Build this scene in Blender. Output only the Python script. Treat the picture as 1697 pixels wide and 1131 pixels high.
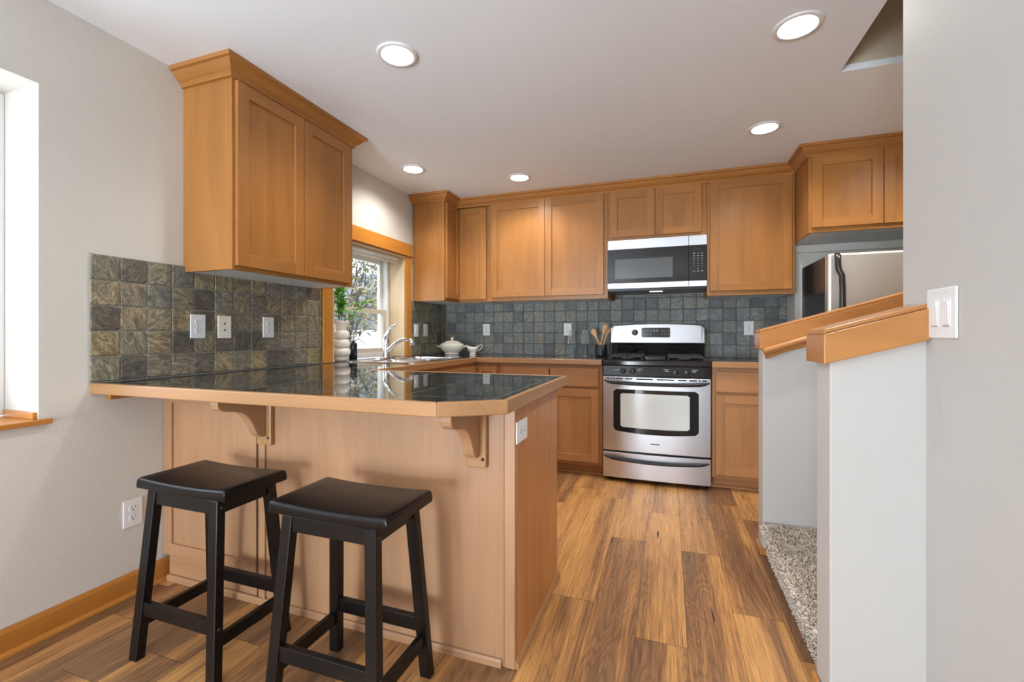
import bpy, bmesh, math, random
from mathutils import Vector, Matrix

for o in list(bpy.data.objects):
    bpy.data.objects.remove(o, do_unlink=True)
SC = bpy.context.scene
COL = SC.collection
random.seed(11)
PI = math.pi

# ------------------------------------------------------------------ camera
EYE = 1.106
cam = bpy.data.cameras.new('camera')
cam.sensor_width = 36.0
cam.lens = 739.7 / 1697 * 36.0
cam.shift_y = -10.9 / 1697
cam.clip_start = 0.02
co = bpy.data.objects.new('camera', cam)
COL.objects.link(co)
co.location = (0, 0, EYE)
co.rotation_euler = (PI / 2, 0, math.radians(19.24))
SC.camera = co

# ------------------------------------------------------------------ colour management
SC.view_settings.view_transform = 'Standard'
SC.view_settings.look = 'None'
SC.view_settings.gamma = 1.0
SC.view_settings.use_curve_mapping = False
SC.view_settings.exposure = 0.37

# ------------------------------------------------------------------ world and lights
w = bpy.data.worlds.new('world')
SC.world = w
w.use_nodes = True
wn = w.node_tree.nodes
wn['Background'].inputs[0].default_value = (0.82, 0.9, 1.0, 1)
wn['Background'].inputs[1].default_value = 2.6


def area(name, loc, rot, sx, sy, power, col=(1, 1, 1)):
    l = bpy.data.lights.new(name, 'AREA')
    l.shape = 'RECTANGLE'
    l.size, l.size_y = sx, sy
    l.energy = power
    l.color = col
    o = bpy.data.objects.new(name, l)
    COL.objects.link(o)
    o.location = loc
    o.rotation_euler = rot
    return o


DAY = (0.80, 0.90, 1.0)
area('daylight_left_window', (-2.80, 0.2, 1.2), (0, -PI / 2 - 0.75, 0), 1.3, 1.6, 21, DAY)
area('daylight_patio_door', (-1.40, -4.3, 0.6), (PI / 2 + 0.85, 0, 0), 1.4, 1.8, 320, DAY)
area('added_living_window_light', (2.2, -4.3, 1.0), (PI / 2 + 0.85, 0, 0), 1.6, 1.4, 220, DAY)  # unseen window light, added to brighten the room from behind
WARM = (1.0, 0.95, 0.88)
LAMP_W = 30.0
LAMP_BACK_W = 16.0
LAMPS = [(-1.125, 1.69), (0.49, 2.06), (0.545, 3.01), (-1.79, 2.895), (-1.10, 3.325), (1.42, 2.78)]  # last entry is an added unseen lamp that brightens the far kitchen
LAMPS_BACK = [(-1.2, -0.3), (0.2, -0.9), (-1.2, -2.2), (0.3, -2.6), (2.0, -2.0)]

# ------------------------------------------------------------------ node helpers


class NT:
    def __init__(s, name):
        s.m = bpy.data.materials.new(name)
        s.m.use_nodes = True
        s.t = s.m.node_tree
        s.n = s.t.nodes
        s.p = s.n['Principled BSDF']
        s.out = s.n['Material Output']

    def link(s, a, b):
        s.t.links.new(a, b)

    def put(s, sock, v):
        if v is None:
            return
        if hasattr(v, 'is_output'):
            s.link(v, sock)
        elif isinstance(v, (tuple, list)):
            n = len(sock.default_value)
            sock.default_value = tuple(v)[:n] if len(v) >= n else tuple(v) + (1,) * (n - len(v))
        else:
            sock.default_value = v

    def math(s, op, a, b=None, c=None):
        n = s.n.new('ShaderNodeMath')
        n.operation = op
        for i, v in enumerate((a, b, c)):
            s.put(n.inputs[i], v)
        return n.outputs[0]

    def vmath(s, op, a, b=None):
        n = s.n.new('ShaderNodeVectorMath')
        n.operation = op
        s.put(n.inputs[0], a)
        if b is not None:
            s.put(n.inputs[1], b)
        return n.outputs[0]

    def coord(s, kind='Object'):
        return s.n.new('ShaderNodeTexCoord').outputs[kind]

    def geo(s, kind):
        return s.n.new('ShaderNodeNewGeometry').outputs[kind]

    def noise(s, vec, scale=1, detail=4, rough=0.5, dist=0.0):
        n = s.n.new('ShaderNodeTexNoise')
        s.put(n.inputs['Vector'], vec)
        n.inputs['Scale'].default_value = scale
        n.inputs['Detail'].default_value = detail
        n.inputs['Roughness'].default_value = rough
        n.inputs['Distortion'].default_value = dist
        return n.outputs['Fac']

    def white(s, vec):
        n = s.n.new('ShaderNodeTexWhiteNoise')
        n.noise_dimensions = '3D'
        s.put(n.inputs['Vector'], vec)
        return n

    def ramp(s, fac, stops, mode='LINEAR'):
        n = s.n.new('ShaderNodeValToRGB')
        n.color_ramp.interpolation = mode
        e = n.color_ramp.elements
        while len(e) < len(stops):
            e.new(0.5)
        for i, (p, c) in enumerate(stops):
            e[i].position = p
            e[i].color = tuple(c) + (1,) if len(c) == 3 else c
        s.put(n.inputs[0], fac)
        return n.outputs[0]

    def mix(s, fac, a, b, mode='MIX'):
        n = s.n.new('ShaderNodeMix')
        n.data_type = 'RGBA'
        n.blend_type = mode
        s.put(n.inputs[0], fac)
        s.put(n.inputs[6], a)
        s.put(n.inputs[7], b)
        return n.outputs[2]

    def comb(s, x, y, z):
        n = s.n.new('ShaderNodeCombineXYZ')
        for i, v in enumerate((x, y, z)):
            s.put(n.inputs[i], v)
        return n.outputs[0]

    def sep(s, v):
        n = s.n.new('ShaderNodeSeparateXYZ')
        s.put(n.inputs[0], v)
        return n.outputs

    def bump(s, h, strength=0.3, dist=0.01):
        n = s.n.new('ShaderNodeBump')
        n.inputs['Strength'].default_value = strength
        n.inputs['Distance'].default_value = dist
        s.put(n.inputs['Height'], h)
        s.link(n.outputs[0], s.p.inputs['Normal'])

    def set(s, **k):
        names = dict(col='Base Color', rough='Roughness', metal='Metallic', spec='Specular IOR Level', ior='IOR',
                     trans='Transmission Weight', coat='Coat Weight', coat_rough='Coat Roughness', alpha='Alpha',
                     ecol='Emission Color', estr='Emission Strength', aniso='Anisotropic', sheen='Sheen Weight',
                     sub='Subsurface Weight')
        for a, v in k.items():
            s.put(s.p.inputs[names[a]], v)
        return s.m


def plain(name, col, rough=0.5, metal=0.0, spec=0.5, **k):
    t = NT(name)
    t.set(col=col, rough=rough, metal=metal, spec=spec, **k)
    return t.m


def paint(name, col, tex=0.12, rough=0.6):
    t = NT(name)
    c = t.coord()
    f = t.noise(c, 2.0, 3)
    cc = t.mix(f, tuple(x * 0.97 for x in col), tuple(min(1, x * 1.02) for x in col))
    t.set(col=cc, rough=rough, spec=0.3)
    h = t.noise(c, 150, 3, 0.6)
    h2 = t.noise(c, 55, 2, 0.5)
    t.bump(t.math('ADD', h, h2), tex, 0.004)
    return t.m


def wood(name, axis, dark, mid, light, rough=0.33, spec=0.5, coat=0.0, streak=1.0):
    t = NT(name)
    c = t.coord()
    isl = t.geo('Random Per Island')
    rnd = t.n.new('ShaderNodeObjectInfo').outputs['Random']
    off = t.math('ADD', t.math('MULTIPLY', isl, 37.0), t.math('MULTIPLY', rnd, 91.0))
    v = t.vmath('ADD', c, t.comb(off, off, off))
    i = 'xyz'.index(axis)
    s1 = [7.0] * 3
    s1[i] = 0.9
    s2 = [170.0] * 3
    s2[i] = 3.5
    s3 = [34.0] * 3
    s3[i] = 1.1
    f1 = t.noise(t.vmath('MULTIPLY', v, tuple(s1)), 1, 4, 0.55, 0.9)
    f2 = t.noise(t.vmath('MULTIPLY', v, tuple(s2)), 1, 2, 0.6, 0.0)
    f3 = t.noise(t.vmath('MULTIPLY', v, tuple(s3)), 1, 3, 0.6, 0.5)
    f = t.math('ADD', t.math('MULTIPLY', f1, 0.62), t.math('ADD', t.math('MULTIPLY', f2, 0.16 * streak), t.math('MULTIPLY', f3, 0.22)))
    col = t.ramp(f, [(0.34, dark), (0.52, mid), (0.68, light)])
    val = t.math('ADD', 0.93, t.math('MULTIPLY', isl, 0.14))
    n = t.n.new('ShaderNodeHueSaturation')
    t.put(n.inputs['Value'], val)
    t.put(n.inputs['Color'], col)
    t.set(col=n.outputs[0], rough=rough, spec=spec, coat=coat, coat_rough=0.15)
    t.bump(f2, 0.05, 0.001)
    return t.m


def sc(c, k):
    return tuple(x * k for x in c)


def wood3(name, col, rough=0.33, contrast=1.0, **k):
    a = sc(col, 1 - 0.30 * contrast)
    b = sc(col, 1 + 0.22 * contrast)
    return {ax: wood(name + '_' + ax, ax, a, col, b, rough, **k) for ax in 'xyz'}


M = {}
CAB = wood3('maple_cabinet', (0.385, 0.162, 0.040), 0.34, 0.75)
BASECAB = wood3('maple_base', (0.44, 0.205, 0.080), 0.36, 0.7)
PEN = wood3('maple_panel', (0.43, 0.23, 0.118), 0.40, 0.6)
EDGE = wood3('maple_edging', (0.40, 0.205, 0.085), 0.3, 0.7)
TRIM = wood3('fir_trim', (0.50, 0.195, 0.035), 0.35, 0.6)
CASE = wood3('fir_casing', (0.55, 0.225, 0.035), 0.35, 0.5)
CAP = wood3('fir_cap', (0.50, 0.215, 0.060), 0.33, 0.7)
SPOON = wood3('spoon_wood', (0.64, 0.39, 0.20), 0.5, 0.6)
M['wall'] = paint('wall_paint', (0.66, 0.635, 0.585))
M['wall_dimmed'] = paint('wall_dimmed', (0.55, 0.535, 0.515), 0.08)  # copy of the wall paint, darkened to offset the strong rear daylight
M['ceiling'] = paint('ceiling_paint', (0.86, 0.90, 0.95), 0.06)
M['white'] = plain('white_plastic', (0.82, 0.82, 0.83), 0.35)
M['white_gloss'] = plain('white_trim', (0.80, 0.80, 0.80), 0.3)
M['cream'] = plain('cream_ceramic', (0.88, 0.83, 0.71), 0.18, coat=0.3)
M['vase'] = plain('vase_ceramic', (0.83, 0.76, 0.70), 0.35)
M['slot'] = plain('dark_slot', (0.02, 0.02, 0.02), 0.6)
M['under'] = plain('cabinet_underside', (0.78, 0.79, 0.80), 0.4)
M['black'] = plain('black_enamel', (0.012, 0.012, 0.013), 0.12)
M['black_matte'] = plain('black_iron', (0.02, 0.02, 0.02), 0.5)
M['black_sat'] = plain('black_satin', (0.014, 0.014, 0.016), 0.28)
M['screen'] = plain('screen_grey', (0.10, 0.11, 0.115), 0.08)
M['chrome'] = plain('chrome', (0.85, 0.86, 0.88), 0.08, 1.0)
M['crock'] = plain('crock_glaze', (0.012, 0.013, 0.017), 0.3)
M['mark'] = plain('panel_mark', (0.5, 0.5, 0.5), 0.5)
M['soap'] = plain('soap_glass', (0.01, 0.011, 0.013), 0.08)
M['vinyl'] = plain('vinyl_frame', (0.80, 0.79, 0.76), 0.35)
M['vinyl_tan'] = plain('sash_beige', (0.62, 0.56, 0.45), 0.4)
M['jamb'] = wood3('jamb_wood', (0.66, 0.48, 0.28), 0.35, 0.4)
M['leaf'] = plain('leaf_green', (0.10, 0.30, 0.045), 0.4)
M['stem'] = plain('stem_brown', (0.12, 0.08, 0.04), 0.7)


def stainless(name, col, rough, axis):
    t = NT(name)
    c = t.coord()
    s = [420.0] * 3
    s['xyz'.index(axis)] = 0.8
    f = t.noise(t.vmath('MULTIPLY', c, tuple(s)), 1, 2)
    t.set(col=col, rough=rough, metal=1.0)
    return t.m


M['steel'] = stainless('brushed_steel', (0.69, 0.725, 0.79), 0.34, 'x')
M['steel_v'] = stainless('fridge_steel', (0.88, 0.84, 0.76), 0.42, 'z')
M['sink'] = stainless('sink_steel', (0.80, 0.81, 0.83), 0.20, 'y')


def mk_emit(name, col, st):
    t = NT(name)
    t.set(col=(0.8, 0.8, 0.8), ecol=col, estr=st)
    return t.m


M['lens'] = mk_emit('lamp_lens', (1, 0.93, 0.82), 14.0)
M['led'] = mk_emit('clock_digits', (0.35, 0.55, 0.25), 0.5)


def mk_glass(name, tint=(1, 1, 1), refl=1.0, rim=0.0):
    t = NT(name)
    t.n.remove(t.p)
    tr = t.n.new('ShaderNodeBsdfTransparent')
    tr.inputs[0].default_value = tint + (1,)
    gl = t.n.new('ShaderNodeBsdfGlossy')
    gl.inputs['Roughness'].default_value = 0.01
    fr = t.n.new('ShaderNodeFresnel')
    fr.inputs[0].default_value = 1.45
    mx = t.n.new('ShaderNodeMixShader')
    fac = t.math('MULTIPLY', fr.outputs[0], refl)
    if rim:
        lw = t.n.new('ShaderNodeLayerWeight')
        lw.inputs[0].default_value = 0.5
        fac = t.math('ADD', fac, t.math('MULTIPLY', t.math('POWER', lw.outputs['Facing'], 3.0), rim))
    fac = t.math('MINIMUM', fac, 0.9)
    if rim:
        df = t.n.new('ShaderNodeBsdfDiffuse')
        df.inputs[0].default_value = (0.9, 0.93, 0.95, 1)  # white edge painted in for the bright highlights of clear glass
        m2 = t.n.new('ShaderNodeMixShader')
        m2.inputs[0].default_value = 0.6
        t.link(gl.outputs[0], m2.inputs[1])
        t.link(df.outputs[0], m2.inputs[2])
        gl = m2
    t.link(t.math('MULTIPLY', fac, t.math('SUBTRACT', 1.0, t.geo('Backfacing'))), mx.inputs[0])
    t.link(tr.outputs[0], mx.inputs[1])
    t.link(gl.outputs[0], mx.inputs[2])
    t.link(mx.outputs[0], t.out.inputs[0])
    return t.m


M['glass'] = mk_glass('window_glass', (0.97, 0.98, 0.98), 0.7)
M['wineglass'] = mk_glass('drinking_glass', (0.99, 0.995, 0.995), 3.0, 1.8)
M['oven_glass'] = plain('oven_glass', (0.015, 0.018, 0.02), 0.03, ior=1.5)
M['oven_reflection'] = plain('oven_reflection_pale', (0.72, 0.80, 0.82), 0.12, ior=1.8)  # pale colour painted in for the bright reflection in the oven glass


def mk_stool():
    t = NT('black_stool_lacquer')
    c = t.coord()
    s = t.noise(c, 260, 2, 0.7)
    speck = t.ramp(s, [(0.70, (0, 0, 0)), (0.78, (1, 1, 1))])
    col = t.mix(t.math('MULTIPLY', speck, 0.35), (0.006, 0.0052, 0.0052), (0.09, 0.075, 0.07))
    f = t.noise(c, 8, 3)
    t.set(col=col, rough=t.math('ADD', 0.25, t.math('MULTIPLY', f, 0.16)), spec=0.32)
    return t.m


M['stool'] = mk_stool()


def mk_tile(name, tint, cool):
    t = NT(name)
    c = t.coord()
    r = t.geo('Random Per Island')
    wnn = t.white(t.comb(t.math('MULTIPLY', r, 717.0), 3.3, 1.7))
    rgb = t.sep(wnn.outputs['Color'])
    off = t.math('MULTIPLY', r, 60.0)
    v = t.vmath('ADD', c, t.comb(off, off, off))
    # streaks at a random slant for every tile
    rot = t.n.new('ShaderNodeVectorRotate')
    rot.rotation_type = 'X_AXIS' if name.endswith('side') else 'Y_AXIS'
    t.put(rot.inputs['Vector'], v)
    t.put(rot.inputs['Angle'], t.math('MULTIPLY', rgb[0], 6.28))
    n1 = t.noise(t.vmath('MULTIPLY', rot.outputs[0], (42, 42, 15)), 1, 5, 0.7, 1.6)
    n2 = t.noise(v, 18, 5, 0.6, 0.8)
    base = t.ramp(rgb[1], [(0.0, (0.060, 0.055, 0.050)), (0.22, (0.115, 0.106, 0.088)), (0.42, (0.15, 0.135, 0.095)),
                           (0.62, (0.105, 0.108, 0.10)), (0.80, (0.17, 0.140, 0.085)), (1.0, (0.13, 0.128, 0.118))])
    var = t.ramp(n1, [(0.30, (0.6, 0.59, 0.58)), (0.48, (1.4, 1.38, 1.33)), (0.70, (3.2, 3.0, 2.6))])
    col = t.mix(1.0, base, var, 'MULTIPLY')
    n3 = t.noise(v, 210, 3, 0.7)
    col = t.mix(1.0, col, t.ramp(n3, [(0.32, (0.55, 0.55, 0.55)), (0.5, (1.0, 1.0, 1.0)), (0.68, (1.7, 1.66, 1.55))]), 'MULTIPLY')
    stain = t.ramp(n2, [(0.55, (0, 0, 0)), (0.72, (1, 1, 1))])
    col = t.mix(t.math('MULTIPLY', t.math('MULTIPLY', stain, rgb[2]), 0.6), col, (0.20, 0.125, 0.055))
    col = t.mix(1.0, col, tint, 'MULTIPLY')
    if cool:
        col = t.mix(cool, col, (0.17, 0.195, 0.215))  # blue mix painted in for the daylight sheen
    t.set(col=col, rough=t.math('ADD', 0.24, t.math('MULTIPLY', n2, 0.2)), spec=0.55)
    t.bump(t.math('ADD', n1, t.math('ADD', t.math('MULTIPLY', n2, 0.6), t.math('MULTIPLY', n3, 0.35))), 0.6, 0.006)
    return t.m


M['tile_side'] = mk_tile('slate_tile_side', (1.0, 1.0, 1.0), 0.0)
M['tile_back_sky'] = mk_tile('slate_tile_back_sky', (0.88, 1.02, 1.22), 0.18)  # same slate, with blue window daylight gloss painted into the colour
M['grout'] = plain('grout', (0.30, 0.30, 0.26), 0.7)
M['grout_dark'] = plain('grout_dark', (0.14, 0.15, 0.15), 0.7)


def mk_counter():
    t = NT('slate_countertop')
    c = t.coord()
    xyz = t.sep(c)
    P = 0.305
    gx = t.math('FRACT', t.math('ADD', t.math('DIVIDE', xyz[0], P), 100.35))
    gy = t.math('FRACT', t.math('ADD', t.math('DIVIDE', xyz[1], P), 100.2))
    d = 0.012
    lx = t.math('LESS_THAN', t.math('ABSOLUTE', t.math('SUBTRACT', gx, 0.5)), 0.5 - d / 2)
    ly = t.math('LESS_THAN', t.math('ABSOLUTE', t.math('SUBTRACT', gy, 0.5)), 0.5 - d / 2)
    tile = t.math('MULTIPLY', lx, ly)
    ix = t.math('FLOOR', t.math('ADD', t.math('DIVIDE', xyz[0], P), 100.35))
    iy = t.math('FLOOR', t.math('ADD', t.math('DIVIDE', xyz[1], P), 100.2))
    wv = t.white(t.comb(ix, iy, 0.5)).outputs['Value']
    n = t.noise(c, 26, 6, 0.65, 0.8)
    col = t.ramp(n, [(0.3, (0.010, 0.012, 0.011)), (0.55, (0.028, 0.030, 0.026)), (0.75, (0.075, 0.078, 0.068))])
    col = t.mix(t.math('MULTIPLY', wv, 0.35), col, (0.055, 0.058, 0.050))
    col = t.mix(tile, (0.07, 0.072, 0.066), col)
    ro = t.math('ADD', 0.03, t.math('MULTIPLY', t.math('SUBTRACT', 1.0, tile), 0.35))
    t.set(col=col, rough=ro, spec=0.75)
    t.bump(tile, 0.25, 0.001)
    return t.m


M['counter'] = mk_counter()


def mk_floor():
    t = NT('plank_floor')
    c = t.coord()
    x, y, z = t.sep(c)
    W, L = 0.178, 1.22
    xs = t.math('ADD', t.math('DIVIDE', x, W), 50.63)
    i = t.math('FLOOR', xs)
    fx = t.math('FRACT', xs)
    ri = t.white(t.comb(i, 7.7, 0.3)).outputs['Value']
    ys = t.math('ADD', t.math('ADD', t.math('DIVIDE', y, L), 50.0), t.math('MULTIPLY', ri, 3.0))
    j = t.math('FLOOR', ys)
    fy = t.math('FRACT', ys)
    wn_ = t.white(t.comb(i, j, 0.9))
    r0 = wn_.outputs['Value']
    rr = t.sep(wn_.outputs['Color'])
    off = t.math('MULTIPLY', r0, 43.0)
    # warped coordinate inside the plank
    px = t.math('ADD', x, off)
    py = t.math('ADD', y, t.math('MULTIPLY', off, 1.7))
    v = t.comb(px, py, 0.0)
    big = t.noise(t.vmath('MULTIPLY', v, (9.0, 0.42, 1)), 1, 2, 0.5, 0.15)
    rn = t.noise(t.vmath('MULTIPLY', v, (6.5, 1.0, 1)), 1, 2, 0.5, 0.35)
    rings = t.math('ADD', 0.5, t.math('MULTIPLY', t.math('SINE', t.math('MULTIPLY', rn, 150.0)), 0.5))
    fine = t.noise(t.vmath('MULTIPLY', v, (260, 5, 1)), 1, 3, 0.65)
    mid = t.noise(t.vmath('MULTIPLY', v, (70, 1.6, 1)), 1, 3, 0.6, 0.2)
    # heartwood / sapwood bands running the length of each plank
    f = t.math('ADD', t.math('MULTIPLY', big, 1.15), t.math('MULTIPLY', t.math('SUBTRACT', r0, 0.5), 0.30))
    f = t.math('ADD', f, t.math('MULTIPLY', t.math('SUBTRACT', mid, 0.5), 0.42))
    f = t.math('ADD', f, -0.10)
    base = t.ramp(f, [(0.26, (0.62, 0.33, 0.115)), (0.42, (0.50, 0.25, 0.090)), (0.55, (0.32, 0.160, 0.070)), (0.78, (0.185, 0.098, 0.052))])
    cath = t.math('MULTIPLY', t.math('MULTIPLY', rings, rings), t.ramp(f, [(0.36, (0.06, 0.06, 0.06)), (0.56, (0.42, 0.42, 0.42))]))
    base = t.mix(cath, base, (0.11, 0.060, 0.034))
    grain = t.ramp(fine, [(0.30, (0.62, 0.60, 0.58)), (0.50, (1.0, 1.0, 1.0)), (0.70, (1.42, 1.40, 1.36))])
    base = t.mix(1.0, base, grain, 'MULTIPLY')
    # knots and cracks
    crack = t.noise(t.vmath('MULTIPLY', v, (60, 4.5, 1)), 1, 1, 0.3, 0.2)
    base = t.mix(t.ramp(crack, [(0.745, (0, 0, 0)), (0.775, (1, 1, 1))]), base, (0.035, 0.022, 0.014))
    gapx = t.math('LESS_THAN', t.math('ABSOLUTE', t.math('SUBTRACT', fx, 0.5)), 0.494)
    gapy = t.math('LESS_THAN', t.math('ABSOLUTE', t.math('SUBTRACT', fy, 0.5)), 0.4988)
    gap = t.math('MULTIPLY', gapx, gapy)
    base = t.mix(gap, t.mix(1.0, base, (0.45, 0.42, 0.40), 'MULTIPLY'), base)
    t.set(col=base, rough=t.math('ADD', 0.30, t.math('MULTIPLY', fine, 0.14)), spec=0.5)
    t.bump(t.math('ADD', t.math('MULTIPLY', fine, 0.25), gap), 0.12, 0.002)
    return t.m


M['floor'] = mk_floor()


def mk_carpet():
    t = NT('carpet_yarn')
    r = t.geo('Random Per Island')
    v = t.white(t.comb(t.math('MULTIPLY', r, 511), 1.3, 0.2)).outputs['Value']
    col = t.ramp(v, [(0.0, (0.25, 0.19, 0.15)), (0.3, (0.54, 0.45, 0.37)), (0.6, (0.76, 0.68, 0.58)), (1.0, (0.9, 0.85, 0.78))])
    t.set(col=col, rough=0.95, spec=0.1)
    return t.m


M['yarn'] = mk_carpet()


def mk_carpet_base():
    t = NT('carpet_base')
    n = t.noise(t.coord(), 220, 3, 0.7)
    t.set(col=t.ramp(n, [(0.3, (0.2, 0.15, 0.12)), (0.7, (0.6, 0.52, 0.43))]), rough=0.95, spec=0.1)
    t.bump(n, 0.8, 0.01)
    return t.m


M['carpet'] = mk_carpet_base()


def mk_leafy(name, cols, rough=0.6):
    t = NT(name)
    r = t.geo('Random Per Island')
    n = len(cols)
    t.set(col=t.ramp(t.white(t.comb(t.math('MULTIPLY', r, 313), 0.3, 0.7)).outputs['Value'],
                     [(k / (n - 1), c) for k, c in enumerate(cols)]), rough=rough)
    return t.m


M['shrub'] = mk_leafy('shrub_leaves', [(0.10, 0.09, 0.045), (0.30, 0.24, 0.11), (0.50, 0.41, 0.22), (0.22, 0.22, 0.10)])
M['pinkleaf'] = mk_leafy('rusty_leaves', [(0.22, 0.15, 0.12), (0.45, 0.36, 0.29), (0.6, 0.52, 0.42)])
M['plantleaf'] = mk_leafy('houseplant_leaves', [(0.07, 0.24, 0.03), (0.16, 0.42, 0.07), (0.28, 0.55, 0.14)], 0.45)
M['bark'] = plain('bark', (0.13, 0.12, 0.11), 0.9)
M['bounce_ground'] = plain('bounce_ground', (0.45, 0.46, 0.42), 0.9)  # ground made paler than grass to bounce light up through the window
M['fence'] = plain('fence_white', (0.72, 0.74, 0.78), 0.6)
M['siding'] = plain('siding_grey', (0.22, 0.25, 0.29), 0.7)
M['roof'] = plain('roof_shingle', (0.20, 0.22, 0.24), 0.9)

# ------------------------------------------------------------------ mesh helpers
ORG = {}


class MB:
    def __init__(s):
        s.v, s.f, s.m, s.sm = [], [], [], []

    def add(s, verts, faces, m=0, smooth=False):
        b = len(s.v)
        s.v += [tuple(p) for p in verts]
        for f in faces:
            s.f.append([b + i for i in f])
            s.m.append(m)
            s.sm.append(smooth)
        return s

    def box(s, x0, x1, y0, y1, z0, z1, m=0):
        x0, x1 = min(x0, x1), max(x0, x1)
        y0, y1 = min(y0, y1), max(y0, y1)
        z0, z1 = min(z0, z1), max(z0, z1)
        v = [(x, y, z) for z in (z0, z1) for y in (y0, y1) for x in (x0, x1)]
        return s.add(v, [(0, 2, 3, 1), (4, 5, 7, 6), (0, 1, 5, 4), (2, 6, 7, 3), (0, 4, 6, 2), (1, 3, 7, 5)], m)

    def hexa(s, lo, hi, m=0):   # two quads (4 verts each)
        return s.add(list(lo) + list(hi), [(3, 2, 1, 0), (4, 5, 6, 7), (0, 1, 5, 4), (1, 2, 6, 5), (2, 3, 7, 6), (3, 0, 4, 7)], m)

    def prism(s, poly, axis, a0, a1, m=0, smooth=False):
        n = len(poly)

        def pt(p, a):
            return {'x': (a, p[0], p[1]), 'y': (p[0], a, p[1]), 'z': (p[0], p[1], a)}[axis]
        v = [pt(p, a0) for p in poly] + [pt(p, a1) for p in poly]
        s.add(v, [list(range(n))[::-1], list(range(n, 2 * n))], m)
        b = len(s.v) - 2 * n
        for i in range(n):
            j = (i + 1) % n
            s.f.append([b + i, b + j, b + n + j, b + n + i])
            s.m.append(m)
            s.sm.append(smooth)
        return s

    def lathe(s, prof, c=(0, 0, 0), n=32, m=0, close=False, fn=None, smooth=True):
        v, f = [], []
        k = len(prof)
        for i in range(n):
            a = 2 * PI * i / n
            for r, z in prof:
                p = (r * math.cos(a), r * math.sin(a), z)
                if fn:
                    p = fn(p, a)
                v.append((p[0] + c[0], p[1] + c[1], p[2] + c[2]))
        for i in range(n):
            j = (i + 1) % n
            for q in range(k - 1 if not close else k):
                q2 = (q + 1) % k
                f.append((i * k + q, j * k + q, j * k + q2, i * k + q2))
        return s.add(v, f, m, smooth)

    def tube(s, pts, r, n=10, m=0, cap=True, flat=None, smooth=True):
        pts = [Vector(p) for p in pts]
        k = len(pts)
        rs = r if isinstance(r, (list, tuple)) else [r] * k
        v, f = [], []
        prev = None
        for i, p in enumerate(pts):
            t = (pts[min(i + 1, k - 1)] - pts[max(i - 1, 0)]).normalized()
            up = prev if prev is not None else (Vector((0, 0, 1)) if abs(t.z) < 0.9 else Vector((0, 1, 0)))
            a = t.cross(up)
            if a.length < 1e-6:
                a = t.cross(Vector((1, 0, 0)))
            a.normalize()
            b = a.cross(t).normalized()
            prev = b
            for q in range(n):
                th = 2 * PI * q / n
                fl = flat if flat else 1.0
                v.append(p + (a * math.cos(th) + b * math.sin(th) * fl) * rs[i])
        for i in range(k - 1):
            for q in range(n):
                q2 = (q + 1) % n
                f.append((i * n + q, i * n + q2, (i + 1) * n + q2, (i + 1) * n + q))
        if cap:
            f.append(tuple(range(n))[::-1])
            f.append(tuple((k - 1) * n + q for q in range(n)))
        return s.add(v, f, m, smooth)

    def sphere(s, c, r, m=0, n=12, sz=(1, 1, 1)):
        prof = [(max(1e-4, math.sin(PI * i / n)), -math.cos(PI * i / n)) for i in range(n + 1)]
        v, f = [], []
        k = len(prof)
        N = n * 2
        for i in range(N):
            a = 2 * PI * i / N
            for rr, z in prof:
                v.append((c[0] + r * sz[0] * rr * math.cos(a), c[1] + r * sz[1] * rr * math.sin(a), c[2] + r * sz[2] * z))
        for i in range(N):
            j = (i + 1) % N
            for q in range(k - 1):
                f.append((i * k + q, j * k + q, j * k + q + 1, i * k + q + 1))
        return s.add(v, f, m, True)

    def build(s, name, mats, parent=None, bevel=0.0, seg=2, origin=None, recalc=True, angle=35, weld=0.0):
        if not isinstance(mats, (list, tuple)):
            mats = [mats]
        if parent is not None:
            org = ORG[parent.name]
        elif origin is not None:
            org = Vector(origin)
        else:
            xs = [p[0] for p in s.v]
            ys = [p[1] for p in s.v]
            org = Vector(((min(xs) + max(xs)) / 2, (min(ys) + max(ys)) / 2, min(p[2] for p in s.v)))
        me = bpy.data.meshes.new(name)
        me.from_pydata([(Vector(p) - org)[:] for p in s.v], [], s.f)
        for mm in mats:
            me.materials.append(mm)
        me.polygons.foreach_set('material_index', s.m)
        me.polygons.foreach_set('use_smooth', s.sm)
        if recalc or weld:
            bm = bmesh.new()
            bm.from_mesh(me)
            if weld:
                bmesh.ops.remove_doubles(bm, verts=bm.verts, dist=weld)
            if recalc:
                bmesh.ops.recalc_face_normals(bm, faces=bm.faces)
            bm.to_mesh(me)
            bm.free()
        me.update()
        o = bpy.data.objects.new(name, me)
        COL.objects.link(o)
        if parent is not None:
            o.parent = parent
        else:
            o.location = org
        ORG[o.name] = org
        if bevel:
            b = o.modifiers.new('bevel', 'BEVEL')
            b.width = bevel
            b.segments = seg
            b.limit_method = 'ANGLE'
            b.angle_limit = math.radians(angle)
            b.harden_normals = False
        return o


def tag(o, label, cat, group=None):
    o['label'] = label
    o['category'] = cat
    if group:
        o['group'] = group
    return o


def thing(name, label, cat, loc, group=None):
    o = bpy.data.objects.new(name, None)
    o.empty_display_size = 0.05
    COL.objects.link(o)
    o.location = loc
    ORG[o.name] = Vector(loc)
    return tag(o, label, cat, group)


def struct(o):
    o['kind'] = 'structure'
    return o


def dup(root, loc, label, rot=0.0, group=None):
    r = root.copy()
    COL.objects.link(r)
    r.location = loc
    r.rotation_euler = (0, 0, rot)
    r['label'] = label
    if group:
        r['group'] = group
    ORG[r.name] = Vector(loc)
    for ch in list(root.children):
        c = ch.copy()
        COL.objects.link(c)
        c.parent = r
        for g in list(ch.children):
            d = g.copy()
            COL.objects.link(d)
            d.parent = c
    return r


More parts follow.
